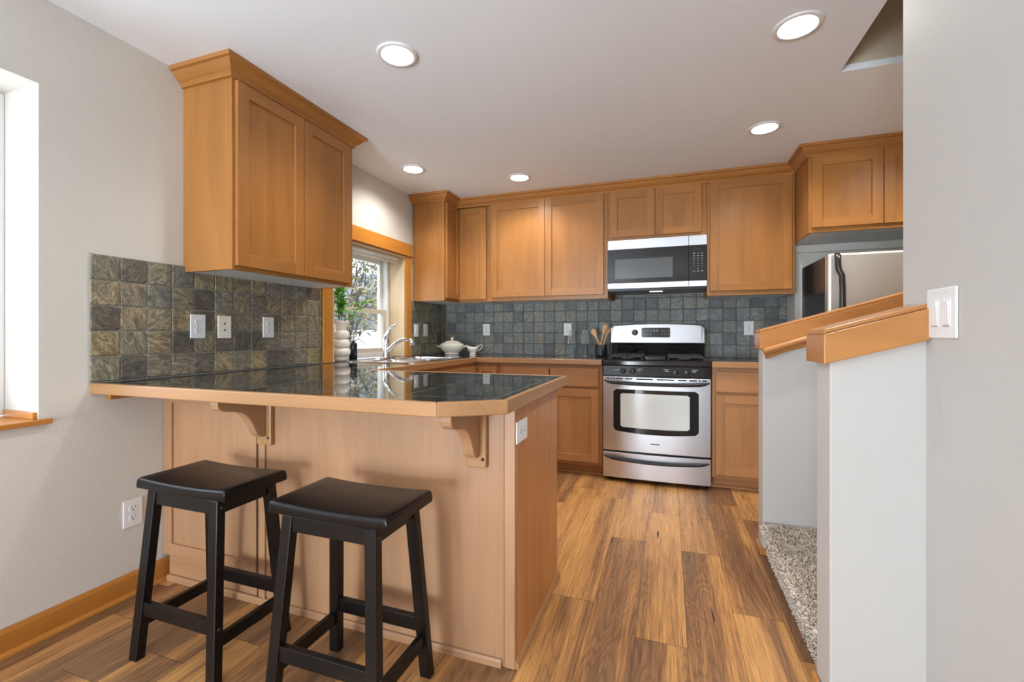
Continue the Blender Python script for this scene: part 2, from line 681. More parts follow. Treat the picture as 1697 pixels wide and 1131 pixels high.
# map a function box(u,v,w) for cabinets facing different ways
# 'S' faces -Y (u=x), 'E' faces +X (u=y)
def fbox(mb, face, u0, u1, d0, d1, z0, z1, m=0):
    if face == 'S':
        mb.box(u0, u1, d0, d1, z0, z1, m)
    elif face == 'N':
        mb.box(u0, u1, d0, d1, z0, z1, m)
    else:
        mb.box(d0, d1, u0, u1, z0, z1, m)


def shaker(parent, face, u0, u1, z0, z1, front, W, stile=0.058, th=0.019, name='door', flat=False):
    """front = coordinate of the visible front plane; body goes back from it"""
    sgn = 1 if face == 'S' else -1      # direction into the cabinet
    back = front + sgn * th
    ax = 'x' if face == 'S' else 'y'
    mats = [W['z'], W[ax]]
    if flat:
        a = MB()
        fbox(a, face, u0, u1, front, back, z0, z1, 0)
        return a.build(name, [W[ax]], parent, 0.0025)
    a = MB()
    fbox(a, face, u0, u0 + stile, front, back, z0, z1, 0)
    fbox(a, face, u1 - stile, u1, front, back, z0, z1, 0)
    fbox(a, face, u0 + stile, u1 - stile, front, back, z0, z0 + stile, 1)
    fbox(a, face, u0 + stile, u1 - stile, front, back, z1 - stile, z1, 1)
    o = a.build(name, mats, parent, 0.0015)
    p = MB()
    fbox(p, face, u0 + stile - 0.002, u1 - stile + 0.002, front + sgn * 0.010, back - sgn * 0.001, z0 + stile - 0.002, z1 - stile + 0.002, 0)
    p.build('door_panel', mats, o)
    return o


# ================================================================== room shell
CEIL = 2.34
WX = -2.16          # left wall face
BY = 4.10           # back wall face

f = MB()
f.box(-2.45, 3.3, -3.75, 4.3, -0.06, 0.0)
struct(f.build('floor', M['floor'], origin=(0, 0, 0)))

# left wall with two window openings
wl = MB()
XO = -2.42
for y0, y1, z0, z1 in [(-3.75, -0.6, 0, CEIL), (-0.6, 0.965, 0, 0.778), (-0.6, 0.965, 2.02, CEIL), (0.965, 2.455, 0, CEIL),
                       (2.455, 3.348, 0, 0.868), (2.455, 3.348, 1.785, CEIL), (3.348, 4.3, 0, CEIL)]:
    wl.box(XO, WX, y0, y1, z0, z1)
struct(wl.build('wall_left', M['wall'], origin=(WX, 0, 0)))
wb = MB()
wb.box(WX, 2.1, BY, 4.3, 0, CEIL)
wb.box(0.902, 2.1, 3.87, BY, 0, CEIL)      # furred out behind the fridge
struct(wb.build('wall_back', M['wall'], origin=(0, BY, 0)))
wk = MB()
wk.box(2.0, 2.1, 2.645, 3.87, 0, CEIL)
struct(wk.build('wall_kitchen_right', M['wall']))

# right wall by the camera, running on as the near side of the stair
X1 = 0.597
wr = MB()
wr.box(X1, 0.71, -0.7, 1.478, 0, CEIL)
struct(wr.build('wall_right', M['wall_dimmed']))
wn2 = MB()
wn2.box(0.71, 2.6, 1.365, 1.478, 0, 3.4)
wn2.box(0.71, 2.6, 1.36, 1.365, CEIL, 3.4)
struct(wn2.build('wall_stair_side', M['wall_dimmed']))
# low stair walls with raked tops
SL = 0.29


def raked(name, x0, x1, y0, y1, z_at_x0):
    m = MB()
    m.prism([(x0, 0), (x1, 0), (x1, z_at_x0 + SL * (x1 - x0)), (x0, z_at_x0)], 'y', y0, y1)
    return struct(m.build(name, M['wall_dimmed'], bevel=0.004))


raked('wall_stair_near', 0.397, X1 + 0.02, 1.365, 1.475, 1.040)
raked('wall_stair_far', 0.450, 2.0, 2.53, 2.64, 1.032)
we = MB()
we.box(2.5, 2.6, 1.478, 2.645, 0, 3.4)
struct(we.build('wall_stair_end', M['wall']))

# living room behind the camera
wr2 = MB()
wr2.box(0.71, 3.3, -0.7, -0.58, 0, CEIL)
struct(wr2.build('wall_living_north', M['wall_dimmed']))
wr3 = MB()
wr3.box(3.2, 3.3, -3.75, -0.7, 0, CEIL)
struct(wr3.build('wall_living_right', M['wall_dimmed']))
ws = MB()
for x0, x1, z0, z1 in [(-2.42, -2.1, 0, CEIL), (-2.1, -0.7, 2.1, CEIL), (-0.7, 1.4, 0, CEIL), (1.4, 3.0, 0, 0.8), (1.4, 3.0, 2.1, CEIL), (3.0, 3.3, 0, CEIL)]:
    ws.box(x0, x1, -3.75, -3.6, z0, z1)
struct(ws.build('wall_rear', M['wall']))
d = MB()
for a, b in [(-2.1, -2.03), (-1.435, -1.365), (-0.77, -0.7)]:
    d.box(a, b, -3.70, -3.64, 0.0, 2.1)
d.box(-2.03, -0.77, -3.70, -3.64, 0.0, 0.09)
d.box(-2.03, -0.77, -3.70, -3.64, 2.02, 2.1)
do = struct(d.build('door_1', M['white_gloss'], bevel=0.004))
g = MB()
g.box(-2.03, -0.77, -3.674, -3.668, 0.09, 2.02)
g.build('glass_pane', M['glass'], do)
d = MB()
for a, b in [(1.4, 1.46), (2.17, 2.23), (2.94, 3.0)]:
    d.box(a, b, -3.70, -3.64, 0.8, 2.1)
d.box(1.46, 2.94, -3.70, -3.64, 0.8, 0.86)
d.box(1.46, 2.94, -3.70, -3.64, 2.04, 2.1)
do = struct(d.build('window_3', M['white_gloss'], bevel=0.004))  # unseen window, added for the light it lets in
g = MB()
g.box(1.46, 2.94, -3.674, -3.668, 0.86, 2.04)
g.build('glass_pane', M['glass'], do)

# ceiling slab with round openings for the recessed lamps
HX0, HX1, HY0, HY1 = 0.765, 2.5, 1.478, 2.49
bm = bmesh.new()


def loop(pts):
    vs = [bm.verts.new((p[0], p[1], CEIL)) for p in pts]
    return [bm.edges.new((vs[i], vs[(i + 1) % len(vs)])) for i in range(len(vs))]


edges = []
edges += loop([(-2.42, -3.75), (3.3, -3.75), (3.3, 4.3), (-2.42, 4.3)])
edges += loop([(HX0, HY0), (HX0, HY1), (HX1, HY1), (HX1, HY0)])
RL = 0.074
for lx, ly in LAMPS + LAMPS_BACK:
    edges += loop([(lx + RL * math.cos(-2 * PI * k / 40), ly + RL * math.sin(-2 * PI * k / 40)) for k in range(40)])
r = bmesh.ops.triangle_fill(bm, use_beauty=True, use_dissolve=False, edges=edges)
faces = [x for x in bm.faces]
kill = []
for fc in faces:
    c = fc.calc_center_median()
    if HX0 < c.x < HX1 and HY0 < c.y < HY1:
        kill.append(fc)
    for lx, ly in LAMPS + LAMPS_BACK:
        if (c.x - lx) ** 2 + (c.y - ly) ** 2 < (RL * 0.98) ** 2 and all((v.co.x - lx) ** 2 + (v.co.y - ly) ** 2 < (RL * 1.02) ** 2 for v in fc.verts):
            kill.append(fc)
bmesh.ops.delete(bm, geom=list(set(kill)), context='FACES')
ex = bmesh.ops.extrude_face_region(bm, geom=list(bm.faces))
for e in ex['geom']:
    if isinstance(e, bmesh.types.BMVert):
        e.co.z += 0.03
bmesh.ops.recalc_face_normals(bm, faces=bm.faces)
me = bpy.data.meshes.new('ceiling')
bm.to_mesh(me)
bm.free()
me.materials.append(M['ceiling'])
ceil = bpy.data.objects.new('ceiling', me)
COL.objects.link(ceil)
struct(ceil)
sw = MB()
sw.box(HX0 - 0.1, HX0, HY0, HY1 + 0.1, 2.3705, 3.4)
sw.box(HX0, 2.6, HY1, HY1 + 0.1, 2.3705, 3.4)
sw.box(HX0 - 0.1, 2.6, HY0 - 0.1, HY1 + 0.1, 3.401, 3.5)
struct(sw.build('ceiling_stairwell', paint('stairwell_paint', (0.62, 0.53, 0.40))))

# baseboards
bb = MB()
bb.prism([(WX + 0.001, 0.001), (WX + 0.018, 0.001), (WX + 0.018, 0.08), (WX + 0.012, 0.094), (WX + 0.001, 0.094)], 'y', -3.59, 1.445, 0)
bb.prism([(WX + 0.018, 0.001), (WX + 0.034, 0.001), (WX + 0.032, 0.010), (WX + 0.026, 0.017), (WX + 0.018, 0.019)], 'y', -3.59, 1.445, 0)
struct(bb.build('baseboard_left', TRIM['y'], bevel=0.0015))
bb = MB()
bb.box(0.438, 0.449, 2.518, 2.64, 0.001, 0.036)
bb.box(0.449, 0.472, 2.518, 2.529, 0.001, 0.036)
struct(bb.build('baseboard_stair_far', CAP['y'], bevel=0.003))
bb = MB()
bb.box(0.384, 0.396, 1.353, 1.475, 0.001, 0.155)
bb.box(0.396, X1 - 0.001, 1.353, 1.364, 0.001, 0.155)
struct(bb.build('baseboard_stair_near', CAP['y'], bevel=0.004))
bb = MB()
bb.box(X1 - 0.012, X1 - 0.001, -0.7, 1.352, 0.001, 0.094)
struct(bb.build('baseboard_right', TRIM['y'], bevel=0.003))

# ------------------------------------------------------------------ windows
w1 = MB()
for y0, y1, z0, z1 in [(-0.6, -0.54, 0.80, 2.02), (0.905, 0.965, 0.80, 2.02), (-0.54, 0.905, 0.80, 0.86), (-0.54, 0.905, 1.96, 2.02), (0.15, 0.21, 0.86, 1.96)]:
    w1.box(-2.418, -2.375, y0, y1, z0, z1)
win1 = struct(w1.build('window_1', M['white_gloss'], bevel=0.004))
g = MB()
g.box(-2.404, -2.398, -0.55, 0.915, 0.85, 1.97)
g.build('glass_pane', M['glass'], win1)
s1 = MB()
s1.box(-2.375, WX + 0.022, -0.60, 0.964, 0.779, 0.797)
s1.box(WX + 0.0005, WX + 0.022, 0.964, 0.995, 0.779, 0.797)
s1.box(-2.36, WX - 0.008, 0.952, 0.964, 0.797, 0.822)
s1.build('window_sill', TRIM['y'], win1, bevel=0.002)

# kitchen window: casing, jamb, frame, sashes, glass
w2 = MB()
cx0, cx1 = WX + 0.001, WX + 0.021
w2.box(cx0, cx1, 2.366, 2.452, 0.915, 1.79, 0)
w2.box(cx0, cx1, 3.350, 3.437, 0.915, 1.79, 0)
w2.box(cx0, cx1 + 0.004, 2.356, 3.440, 1.797, 1.897, 1)
w2.box(cx0, cx1 + 0.014, 2.350, 3.452, 1.787, 1.797, 1)
win2 = struct(w2.build('window_2', [CASE['z'], CASE['y']], bevel=0.002))
j = MB()
j.box(-2.30, WX + 0.012, 3.330, 3.347, 0.917, 1.784, 0)
j.box(-2.30, WX + 0.012, 2.456, 2.472, 0.917, 1.784, 0)
j.box(-2.30, WX + 0.012, 2.472, 3.330, 1.768, 1.784, 1)
j.build('window_jamb', [M['jamb']['z'], M['jamb']['y']], win2, bevel=0.001)
fr = MB()
for a in ((2.457, 2.505), (3.300, 3.346)):
    fr.box(-2.40, -2.302, a[0], a[1], 0.918, 1.784)
fr.box(-2.40, -2.302, 2.505, 3.300, 0.918, 0.955)
fr.box(-2.40, -2.302, 2.505, 3.300, 1.745, 1.784)
fr.build('window_frame', M['vinyl'], win2, bevel=0.003)


def sash(name, x0, x1, z0, z1, mat):
    a = MB()
    y0, y1, t = 2.505, 3.300, 0.036
    a.box(x0, x1, y0, y0 + t, z0, z1)
    a.box(x0, x1, y1 - t, y1, z0, z1)
    a.box(x0, x1, y0 + t, y1 - t, z0, z0 + t)
    a.box(x0, x1, y0 + t, y1 - t, z1 - t, z1)
    o = a.build(name, mat, win2, bevel=0.002)
    b = MB()
    xm = (x0 + x1) / 2
    b.box(xm - 0.002, xm + 0.002, y0 + t - 0.005, y1 - t + 0.005, z0 + t - 0.005, z1 - t + 0.005)
    b.build('glass_pane', M['glass'], o)


sash('sash', -2.378, -2.348, 1.285, 1.745, M['vinyl'])
sash('sash', -2.340, -2.312, 0.956, 1.318, M['vinyl_tan'])

bl = MB()
bl.box(-2.225, -2.185, 2.485, 3.318, 1.745, 1.766)
blind = tag(bl.build('roller_blind', M['vinyl'], bevel=0.004), 'raised cream blind at the top of the kitchen window', 'blind')
q = MB()
q.tube([(-2.205, 2.49, 1.722), (-2.205, 3.312, 1.722)], 0.012, 12)
q.build('bottom_rail', M['vinyl'], blind)
q = MB()
q.tube([(-2.183, 2.98, 1.75), (-2.182, 2.98, 1.735), (-2.184, 2.982, 1.715), (-2.18, 2.981, 1.70)], 0.003, 6)
q.build('pull_cord', M['vinyl'], blind)

# ================================================================== slate backsplashes
PITCH = 0.1025
TG = 0.0045


def tile_shape(mb, face, u0, u1, z0, z1, d0, d1, r=0.007):
    """rounded tile standing out from d0 to d1"""
    def ring(inset, d, rr):
        a0, a1, b0, b1 = u0 + inset, u1 - inset, z0 + inset, z1 - inset
        rr = min(rr, (a1 - a0) / 2.2, (b1 - b0) / 2.2)
        pts = []
        for cx, cz, st in ((a1 - rr, b1 - rr, 0), (a0 + rr, b1 - rr, 1), (a0 + rr, b0 + rr, 2), (a1 - rr, b0 + rr, 3)):
            for k in range(3):
                th = (st + k / 2) * PI / 2
                pts.append((cx + rr * math.cos(th), cz + rr * math.sin(th)))
        return [(p[0], d, p[1]) if face == 'S' else (d, p[0], p[1]) for p in pts]
    jit = random.uniform(-0.0008, 0.0008)
    dd = d1 - d0
    r1 = ring(0, d0, r)
    r2 = ring(0, d0 + dd * 0.7 + jit, r)
    r3 = ring(0.0028, d1 + jit, r)
    n = len(r1)
    F = []
    for b in (0, n):
        for i in range(n):
            k = (i + 1) % n
            F.append((b + i, b + k, b + n + k, b + n + i))
    F.append(tuple(range(2 * n, 3 * n)))
    mb.add(r1 + r2 + r3, F, 0)


def name_side(face, u0):
    return face == 'E' and u0 < 3


def backsplash(name, label, face, u0, u1, z0, z1, wall, depth, mat, start, round_end=False):
    """wall: coordinate of the wall face; depth: signed tile thickness towards the room"""
    root = thing(name, label, 'backsplash', ((u0 + u1) / 2, wall, z0) if face == 'S' else (wall, (u0 + u1) / 2, z0))
    sg = 1 if depth > 0 else -1
    gr = MB()
    if face == 'S':
        gr.box(u0, u1, wall + sg * 0.0008, wall + depth * 0.55, z0, z1)
    else:
        gr.box(wall + sg * 0.0008, wall + depth * 0.55, u0, u1, z0, z1)
    gr.build('grout', M['grout' if name_side(face, u0) else 'grout_dark'], root, bevel=0.003)
    t = MB()
    u = start
    while u < u1 - 0.004:
        a, b = max(u, u0), min(u + PITCH, u1)
        if b - a > 0.012:
            z = z0
            while z < z1 - 0.004:
                c, dtop = z, min(z + PITCH, z1)
                if dtop - c > 0.012:
                    tile_shape(t, face, a + TG / 2, b - TG / 2, c + TG / 2, dtop - TG / 2, wall + depth * 0.3, wall + depth)
                z += PITCH
        u += PITCH
    t.build('slate_tiles', mat, root)
    return root


backsplash('slate_backsplash', 'brown and olive slate tile backsplash on the left wall above the peninsula', 'E', 1.112, 2.360, 0.9155, 1.428, WX, 0.012, M['tile_side'], 1.112)
backsplash('slate_backsplash', 'narrow dark slate tile backsplash between the window and the kitchen corner', 'E', 3.442, 4.0992, 0.9155, 1.405, WX, 0.012, M['tile_side'], 3.40)
backsplash('slate_backsplash', 'long slate tile backsplash on the back wall behind the stove, tinted blue for daylight gloss', 'S', WX + 0.0126, 0.899, 0.9155, 1.453, BY, -0.012, M['tile_back_sky'], -2.13)

# ================================================================== cabinets
CROWN = [(0.000, 0.000), (0.012, 0.000), (0.012, 0.013), (0.017, 0.019), (0.028, 0.026), (0.041, 0.040), (0.048, 0.052),
         (0.052, 0.056), (0.063, 0.058), (0.065, 0.062), (0.065, 0.0755), (0.000, 0.0755)]


def crown_run(mb, path, z0, closed_ends=True, side=1):
    P = [Vector(p) for p in path]
    k = len(P)
    dirs = [(P[i + 1] - P[i]).normalized() for i in range(k - 1)]
    nrm = [Vector((d.y, -d.x)) * side for d in dirs]
    rings = []
    for i in range(k):
        if i == 0:
            off = nrm[0]
        elif i == k - 1:
            off = nrm[-1]
        else:
            a, b = nrm[i - 1], nrm[i]
            s = a + b
            off = s / max(0.2, (1 + a.dot(b)))
        rings.append([(P[i].x + off.x * u, P[i].y + off.y * u, z0 + v) for u, v in CROWN])
    n = len(CROWN)
    for i in range(k - 1):
        # each straight length gets its own material slot by direction
        m = 0 if abs(dirs[i].x) > abs(dirs[i].y) else 1
        V = rings[i] + rings[i + 1]
        F = []
        for q in range(n):
            q2 = (q + 1) % n
            F.append((q, q2, n + q2, n + q))
        F.append(tuple(range(n))[::-1])
        F.append(tuple(range(n, 2 * n)))
        mb.add(V, F, m)


CZ = 2.264
UP = CEIL - 0.0008
# ---- left wall cabinet over the peninsula
lc = thing('wall_cabinet', 'maple upper cabinet hanging on the left wall over the peninsula', 'cabinet', (WX + 0.15, 1.885, 1.40))
xf = -1.85
a = MB()
a.box(WX + 0.001, xf - 0.019, 1.478, 1.494, 1.40, 2.32, 0)       # near side
a.box(WX + 0.001, xf - 0.019, 2.274, 2.290, 1.40, 2.32, 0)
a.box(WX + 0.001, WX + 0.012, 1.494, 2.274, 1.42, 2.32, 0)
a.box(WX + 0.012, xf - 0.019, 1.494, 2.274, 2.30, 2.32, 1)
a.box(xf - 0.019, xf, 1.478, 1.525, 1.40, 2.32, 0)
a.box(xf - 0.019, xf, 2.243, 2.290, 1.40, 2.32, 0)
a.box(xf - 0.019, xf, 1.525, 2.243, 1.40, 1.445, 1)
a.box(xf - 0.019, xf, 1.525, 2.243, 2.235, 2.32, 1)
a.build('cabinet_body', [CAB['z'], CAB['y']], lc, bevel=0.0012)
a = MB()
a.box(WX + 0.012, xf - 0.020, 1.495, 2.273, 1.403, 1.416)
a.build('underside_panel', M['under'], lc)
shaker(lc, 'E', 1.492, 1.884, 1.418, 2.256, xf + 0.020, CAB, 0.060)
shaker(lc, 'E', 1.888, 2.252, 1.418, 2.256, xf + 0.020, CAB, 0.060)
a = MB()
crown_run(a, [(WX + 0.002, 1.478), (xf, 1.478), (xf, 2.290), (WX + 0.002, 2.290)], CZ)
a.build('crown_moulding', [CAB['x'], CAB['y']], lc)

# ---- back wall uppers
YF = 3.72


def upper(label, x0, x1, z0, doors, yf=YF, yb=BY - 0.013, dz=(0.034, 2.276), loose_under=True, zlift=0.003, stile=0.058):
    root = thing('wall_cabinet', label, 'cabinet', ((x0 + x1) / 2, (yf + yb) / 2, z0))
    b = MB()
    b.box(x0, x0 + 0.016, yf + 0.019, yb, z0, 2.32, 0)
    b.box(x1 - 0.016, x1, yf + 0.019, yb, z0, 2.32, 0)
    b.box(x0 + 0.016, x1 - 0.016, yb - 0.012, yb, z0 + 0.02, 2.32, 0)
    b.box(x0 + 0.016, x1 - 0.016, yf + 0.019, yb - 0.012, 2.30, 2.32, 1)
    b.box(x0, x0 + 0.042, yf, yf + 0.019, z0, 2.32, 0)
    b.box(x1 - 0.042, x1, yf, yf + 0.019, z0, 2.32, 0)
    b.box(x0 + 0.042, x1 - 0.042, yf, yf + 0.019, z0, z0 + 0.045, 1)
    b.box(x0 + 0.042, x1 - 0.042, yf, yf + 0.019, 2.23, 2.32, 1)
    b.build('cabinet_body', [CAB['z'], CAB['x']], root, bevel=0.0012)
    u = MB()
    u.box(x0 + 0.017, x1 - 0.017, yf + 0.020, yb - 0.013, z0 + zlift, z0 + zlift + 0.012)
    u.build('underside_panel', M['under'], root)
    for (a0, a1) in doors:
        shaker(root, 'S', a0, a1, z0 + dz[0], 2.262, yf - 0.020, CAB, stile)
    return root


upper('wide two door maple upper cabinet on the back wall left of the microwave', -1.518, -0.464, 1.402, [(-1.490, -0.997), (-0.994, -0.498)])
upper('short two door maple upper cabinet above the microwave', -0.462, 0.282, 1.872, [(-0.444, -0.098), (-0.095, 0.247)], dz=(0.022, 0))
upper('single door maple upper cabinet right of the microwave', 0.284, 0.868, 1.402, [(0.305, 0.847)])
upper('deep maple upper cabinet over the refrigerator', 0.872, 1.70, 1.771, [(0.888, 1.269), (1.273, 1.660)], yf=3.405, yb=3.868, dz=(0.030, 0))
a = MB()
a.box(0.872, 1.98, 3.845, 3.868, 1.715, 1.768)
tag(a.build('mounting_rail', M['wall'], bevel=0.002), 'painted rail on the wall under the cabinet over the refrigerator', 'rail')

# ---- corner upper (L plan)
cc = thing('wall_cabinet', 'L shaped maple corner upper cabinet between the window and the back wall', 'cabinet', (-1.9, 3.8, 1.402))
xe, yl, yc = -1.838, 3.475, 3.762
z0 = 1.402
b = MB()
b.box(WX + 0.013, xe - 0.019, yl, yl + 0.016, z0, 2.32, 0)
b.box(WX + 0.013, WX + 0.025, yl + 0.016, BY - 0.013, z0 + 0.02, 2.32, 0)
b.box(WX + 0.025, -1.520, BY - 0.025, BY - 0.013, z0 + 0.02, 2.32, 0)
b.box(-1.536, -1.520, yc + 0.019, BY - 0.025, z0, 2.32, 0)
b.box(xe - 0.019, xe, yl, yl + 0.030, z0, 2.32, 0)
b.box(xe - 0.019, xe, yl + 0.03, yc + 0.019, z0, z0 + 0.045, 2)
b.box(xe - 0.019, xe, yl + 0.03, yc + 0.019, 2.23, 2.32, 2)
b.box(xe, -1.560, yc, yc + 0.019, z0, z0 + 0.045, 1)
b.box(xe, -1.560, yc, yc + 0.019, 2.23, 2.32, 1)
b.box(-1.560, -1.520, yc, yc + 0.019, z0, 2.32, 0)
b.box(WX + 0.025, xe - 0.019, yl + 0.016, BY - 0.025, 2.30, 2.32, 1)
b.build('cabinet_body', [CAB['z'], CAB['x'], CAB['y']], cc, bevel=0.0012)
u = MB()
u.box(WX + 0.026, xe - 0.020, yl + 0.017, BY - 0.026, z0 + 0.003, z0 + 0.015)
u.box(xe - 0.020, -1.537, yc + 0.020, BY - 0.026, z0 + 0.003, z0 + 0.015)
u.build('underside_panel', M['under'], cc)
shaker(cc, 'E', yl + 0.018, yc - 0.021, z0 + 0.024, 2.262, xe + 0.020, CAB, 0.050)
shaker(cc, 'S', xe + 0.020, -1.558, z0 + 0.024, 2.262, yc - 0.020, CAB, 0.055)

# ---- crown along the back run
a = MB()
crown_run(a, [(WX + 0.002, 3.475), (-1.838, 3.475), (-1.838, 3.719), (0.872, 3.719), (0.872, 3.405), (1.70, 3.405)], CZ, side=1)
tag(a.build('crown_moulding', [CAB['x'], CAB['y']]), 'continuous maple crown moulding along the tops of the back wall cabinets', 'moulding')

# ---- base cabinets
BF = 3.475      # face frame plane of back run
TOPZ = 0.868


def base_cab(label, x0, x1, drawers, doors, yf=BF, yb=BY - 0.002):
    root = thing('base_cabinet', label, 'cabinet', ((x0 + x1) / 2, (yf + yb) / 2, 0))
    b = MB()
    b.box(x0, x0 + 0.016, yf + 0.019, yb, 0.088, TOPZ, 0)
    b.box(x1 - 0.016, x1, yf + 0.019, yb, 0.088, TOPZ, 0)
    b.box(x0 + 0.016, x1 - 0.016, yb - 0.012, yb, 0.088, TOPZ, 0)
    b.box(x0 + 0.016, x1 - 0.016, yf + 0.019, yb - 0.012, 0.10, 0.116, 1)
    b.box(x0, x0 + 0.034, yf, yf + 0.019, 0.088, TOPZ, 0)
    b.box(x1 - 0.034, x1, yf, yf + 0.019, 0.088, TOPZ, 0)
    for za, zb in ((0.088, 0.128), (0.665, 0.71), (0.83, TOPZ)):
        b.box(x0 + 0.034, x1 - 0.034, yf, yf + 0.019, za, zb, 1)
    b.build('cabinet_body', [BASECAB['z'], BASECAB['x']], root, bevel=0.0012)
    k = MB()
    k.box(x0, x1, yf + 0.072, yf + 0.088, 0.001, 0.088)
    k.box(x0, x1, yf + 0.058, yf + 0.072, 0.001, 0.018)
    k.build('toe_kick', BASECAB['x'], root, bevel=0.002)
    for a0, a1 in drawers:
        shaker(root, 'S', a0, a1, 0.699, 0.842, yf - 0.020, BASECAB, name='drawer_front', flat=True)
    for a0, a1 in doors:
        shaker(root, 'S', a0, a1, 0.114, 0.677, yf - 0.020, BASECAB, 0.058)
    return root


base_cab('maple base cabinet left of the stove with two drawers over two doors', -1.325, -0.474, [(-1.290, -0.896), (-0.888, -0.502)], [(-1.290, -0.896), (-0.888, -0.502)])
base_cab('maple base cabinet right of the stove by the stair wall', 0.296, 0.900, [(0.320, 0.870)], [(0.320, 0.870)])

# corner + sink base (faces +X)
sb = thing('base_cabinet', 'maple sink base cabinet along the window wall, turning the kitchen corner', 'cabinet', (-1.85, 3.0, 0))
b = MB()
b.box(WX + 0.002, -1.559, 2.072, 2.088, 0.088, TOPZ, 0)
b.box(WX + 0.002, WX + 0.014, 2.088, BY - 0.002, 0.088, TOPZ, 0)
b.box(-1.559, -1.540, 2.072, 2.11, 0.088, TOPZ, 0)
b.box(-1.559, -1.540, 3.43, 3.475, 0.088, TOPZ, 0)
b.box(-1.559, -1.540, 2.11, 3.43, 0.83, TOPZ, 1)
b.box(-1.559, -1.540, 2.11, 3.43, 0.088, 0.128, 1)
b.box(-1.559, -1.540, 2.75, 2.79, 0.128, 0.83, 0)
b.box(WX + 0.014, -1.559, 2.088, 3.475, 0.10, 0.116, 1)
b.box(-1.540, -1.33, BF, BF + 0.019, 0.83, TOPZ, 2)
b.box(-1.540, -1.33, BF, BF + 0.019, 0.088, 0.128, 2)
b.box(-1.370, -1.330, BF, BF + 0.019, 0.128, 0.83, 0)
b.box(WX + 0.014, -1.33, BY - 0.014, BY - 0.002, 0.088, TOPZ, 0)
b.build('cabinet_body', [BASECAB['z'], BASECAB['y'], BASECAB['x']], sb, bevel=0.0012)
k = MB()
k.box(-1.63, -1.614, 2.072, 3.56, 0.001, 0.088)
k.box(-1.614, -1.33, 3.545, 3.56, 0.001, 0.088)
k.build('toe_kick', BASECAB['y'], sb, bevel=0.002)
for y0, y1 in ((2.13, 2.748), (2.772, 3.452)):
    shaker(sb, 'E', y0, y1, 0.699, 0.842, -1.520, BASECAB, name='drawer_front', flat=True)
    shaker(sb, 'E', y0, y1, 0.114, 0.677, -1.520, BASECAB, 0.058)
shaker(sb, 'S', -1.518, -1.345, 0.114, 0.842, BF - 0.020, BASECAB, 0.045)

# ---- peninsula cabinet
PY0, PY1 = 1.389, 1.985
PX1 = -0.475
pn = thing('peninsula_cabinet', 'maple panelled peninsula base holding up the breakfast counter', 'cabinet', (-1.3, 1.68, 0))
b = MB()
b.box(-1.545, -0.513, PY0 + 0.0015, PY0 + 0.018, 0.001, TOPZ, 0)      # big front panel
b.box(-0.512, PX1, PY0, PY0 + 0.03, 0.001, TOPZ, 0)                   # corner post
b.box(-1.590, -1.556, PY0, PY0 + 0.018, 0.001, TOPZ, 0)               # strip beside the gap
b.box(-1.556, -1.545, PY0 + 0.008, PY0 + 0.018, 0.001, TOPZ, 0)
b.build('front_panel', [PEN['z'], PEN['x']], pn, bevel=0.0015)
b = MB()
b.box(PX1 - 0.018, PX1, PY0 + 0.0305, PY1, 0.001, TOPZ, 0)
b.build('end_panel', [wood('maple_end_panel', 'z', (0.44, 0.175, 0.052), (0.56, 0.24, 0.08), (0.66, 0.30, 0.11), 0.36)], pn, bevel=0.0015)
b = MB()
b.box(WX + 0.002, PX1 - 0.02, PY1 - 0.018, PY1, 0.09, TOPZ, 0)
b.box(WX + 0.002, WX + 0.016, PY0 + 0.06, PY1 - 0.02, 0.001, TOPZ, 0)
b.box(WX + 0.016, PX1 - 0.02, PY0 + 0.05, PY1 - 0.06, 0.09, 0.106, 0)
b.build('cabinet_body', [BASECAB['z']], pn)
fr = MB()     # framed panel next to the wall
fx0, fx1 = WX + 0.002, -1.602
fr.box(fx0, fx0 + 0.052, PY0, PY0 + 0.018, 0.113, TOPZ, 0)
fr.box(fx1 - 0.036, fx1, PY0, PY0 + 0.018, 0.113, TOPZ, 0)
fr.box(fx0 + 0.052, fx1 - 0.036, PY0, PY0 + 0.018, 0.113, 0.165, 1)
fr.box(fx0 + 0.052, fx1 - 0.036, PY0, PY0 + 0.018, 0.800, TOPZ, 1)
door = fr.build('framed_panel', [PEN['z'], PEN['x']], pn, bevel=0.0015)
p = MB()
p.box(fx0 + 0.05, fx1 - 0.034, PY0 + 0.010, PY0 + 0.017, 0.163, 0.802)
p.build('door_panel', [PEN['z']], door)
p = MB()
p.box(fx0 + 0.034, fx1, PY0 + 0.004, PY0 + 0.02, 0.001, 0.110)
p.build('toe_board', [PEN['x']], pn, bevel=0.001)
p = MB()
for xa, xb in ((fx0 + 0.036, -0.520),):
    p.prism([(PY0 + 0.0005, 0.001), (PY0 - 0.010, 0.001), (PY0 - 0.010, 0.020), (PY0 - 0.006, 0.027), (PY0 + 0.0005, 0.028)], 'x', xa, xb, 0)
p.prism([(PX1 - 0.0005, 0.001), (PX1 + 0.013, 0.001), (PX1 + 0.012, 0.016), (PX1 + 0.006, 0.024), (PX1 - 0.0005, 0.026)], 'y', PY0 + 0.004, PY1 + 0.01, 1)
p.build('shoe_moulding', [PEN['x'], EDGE['y']], pn)


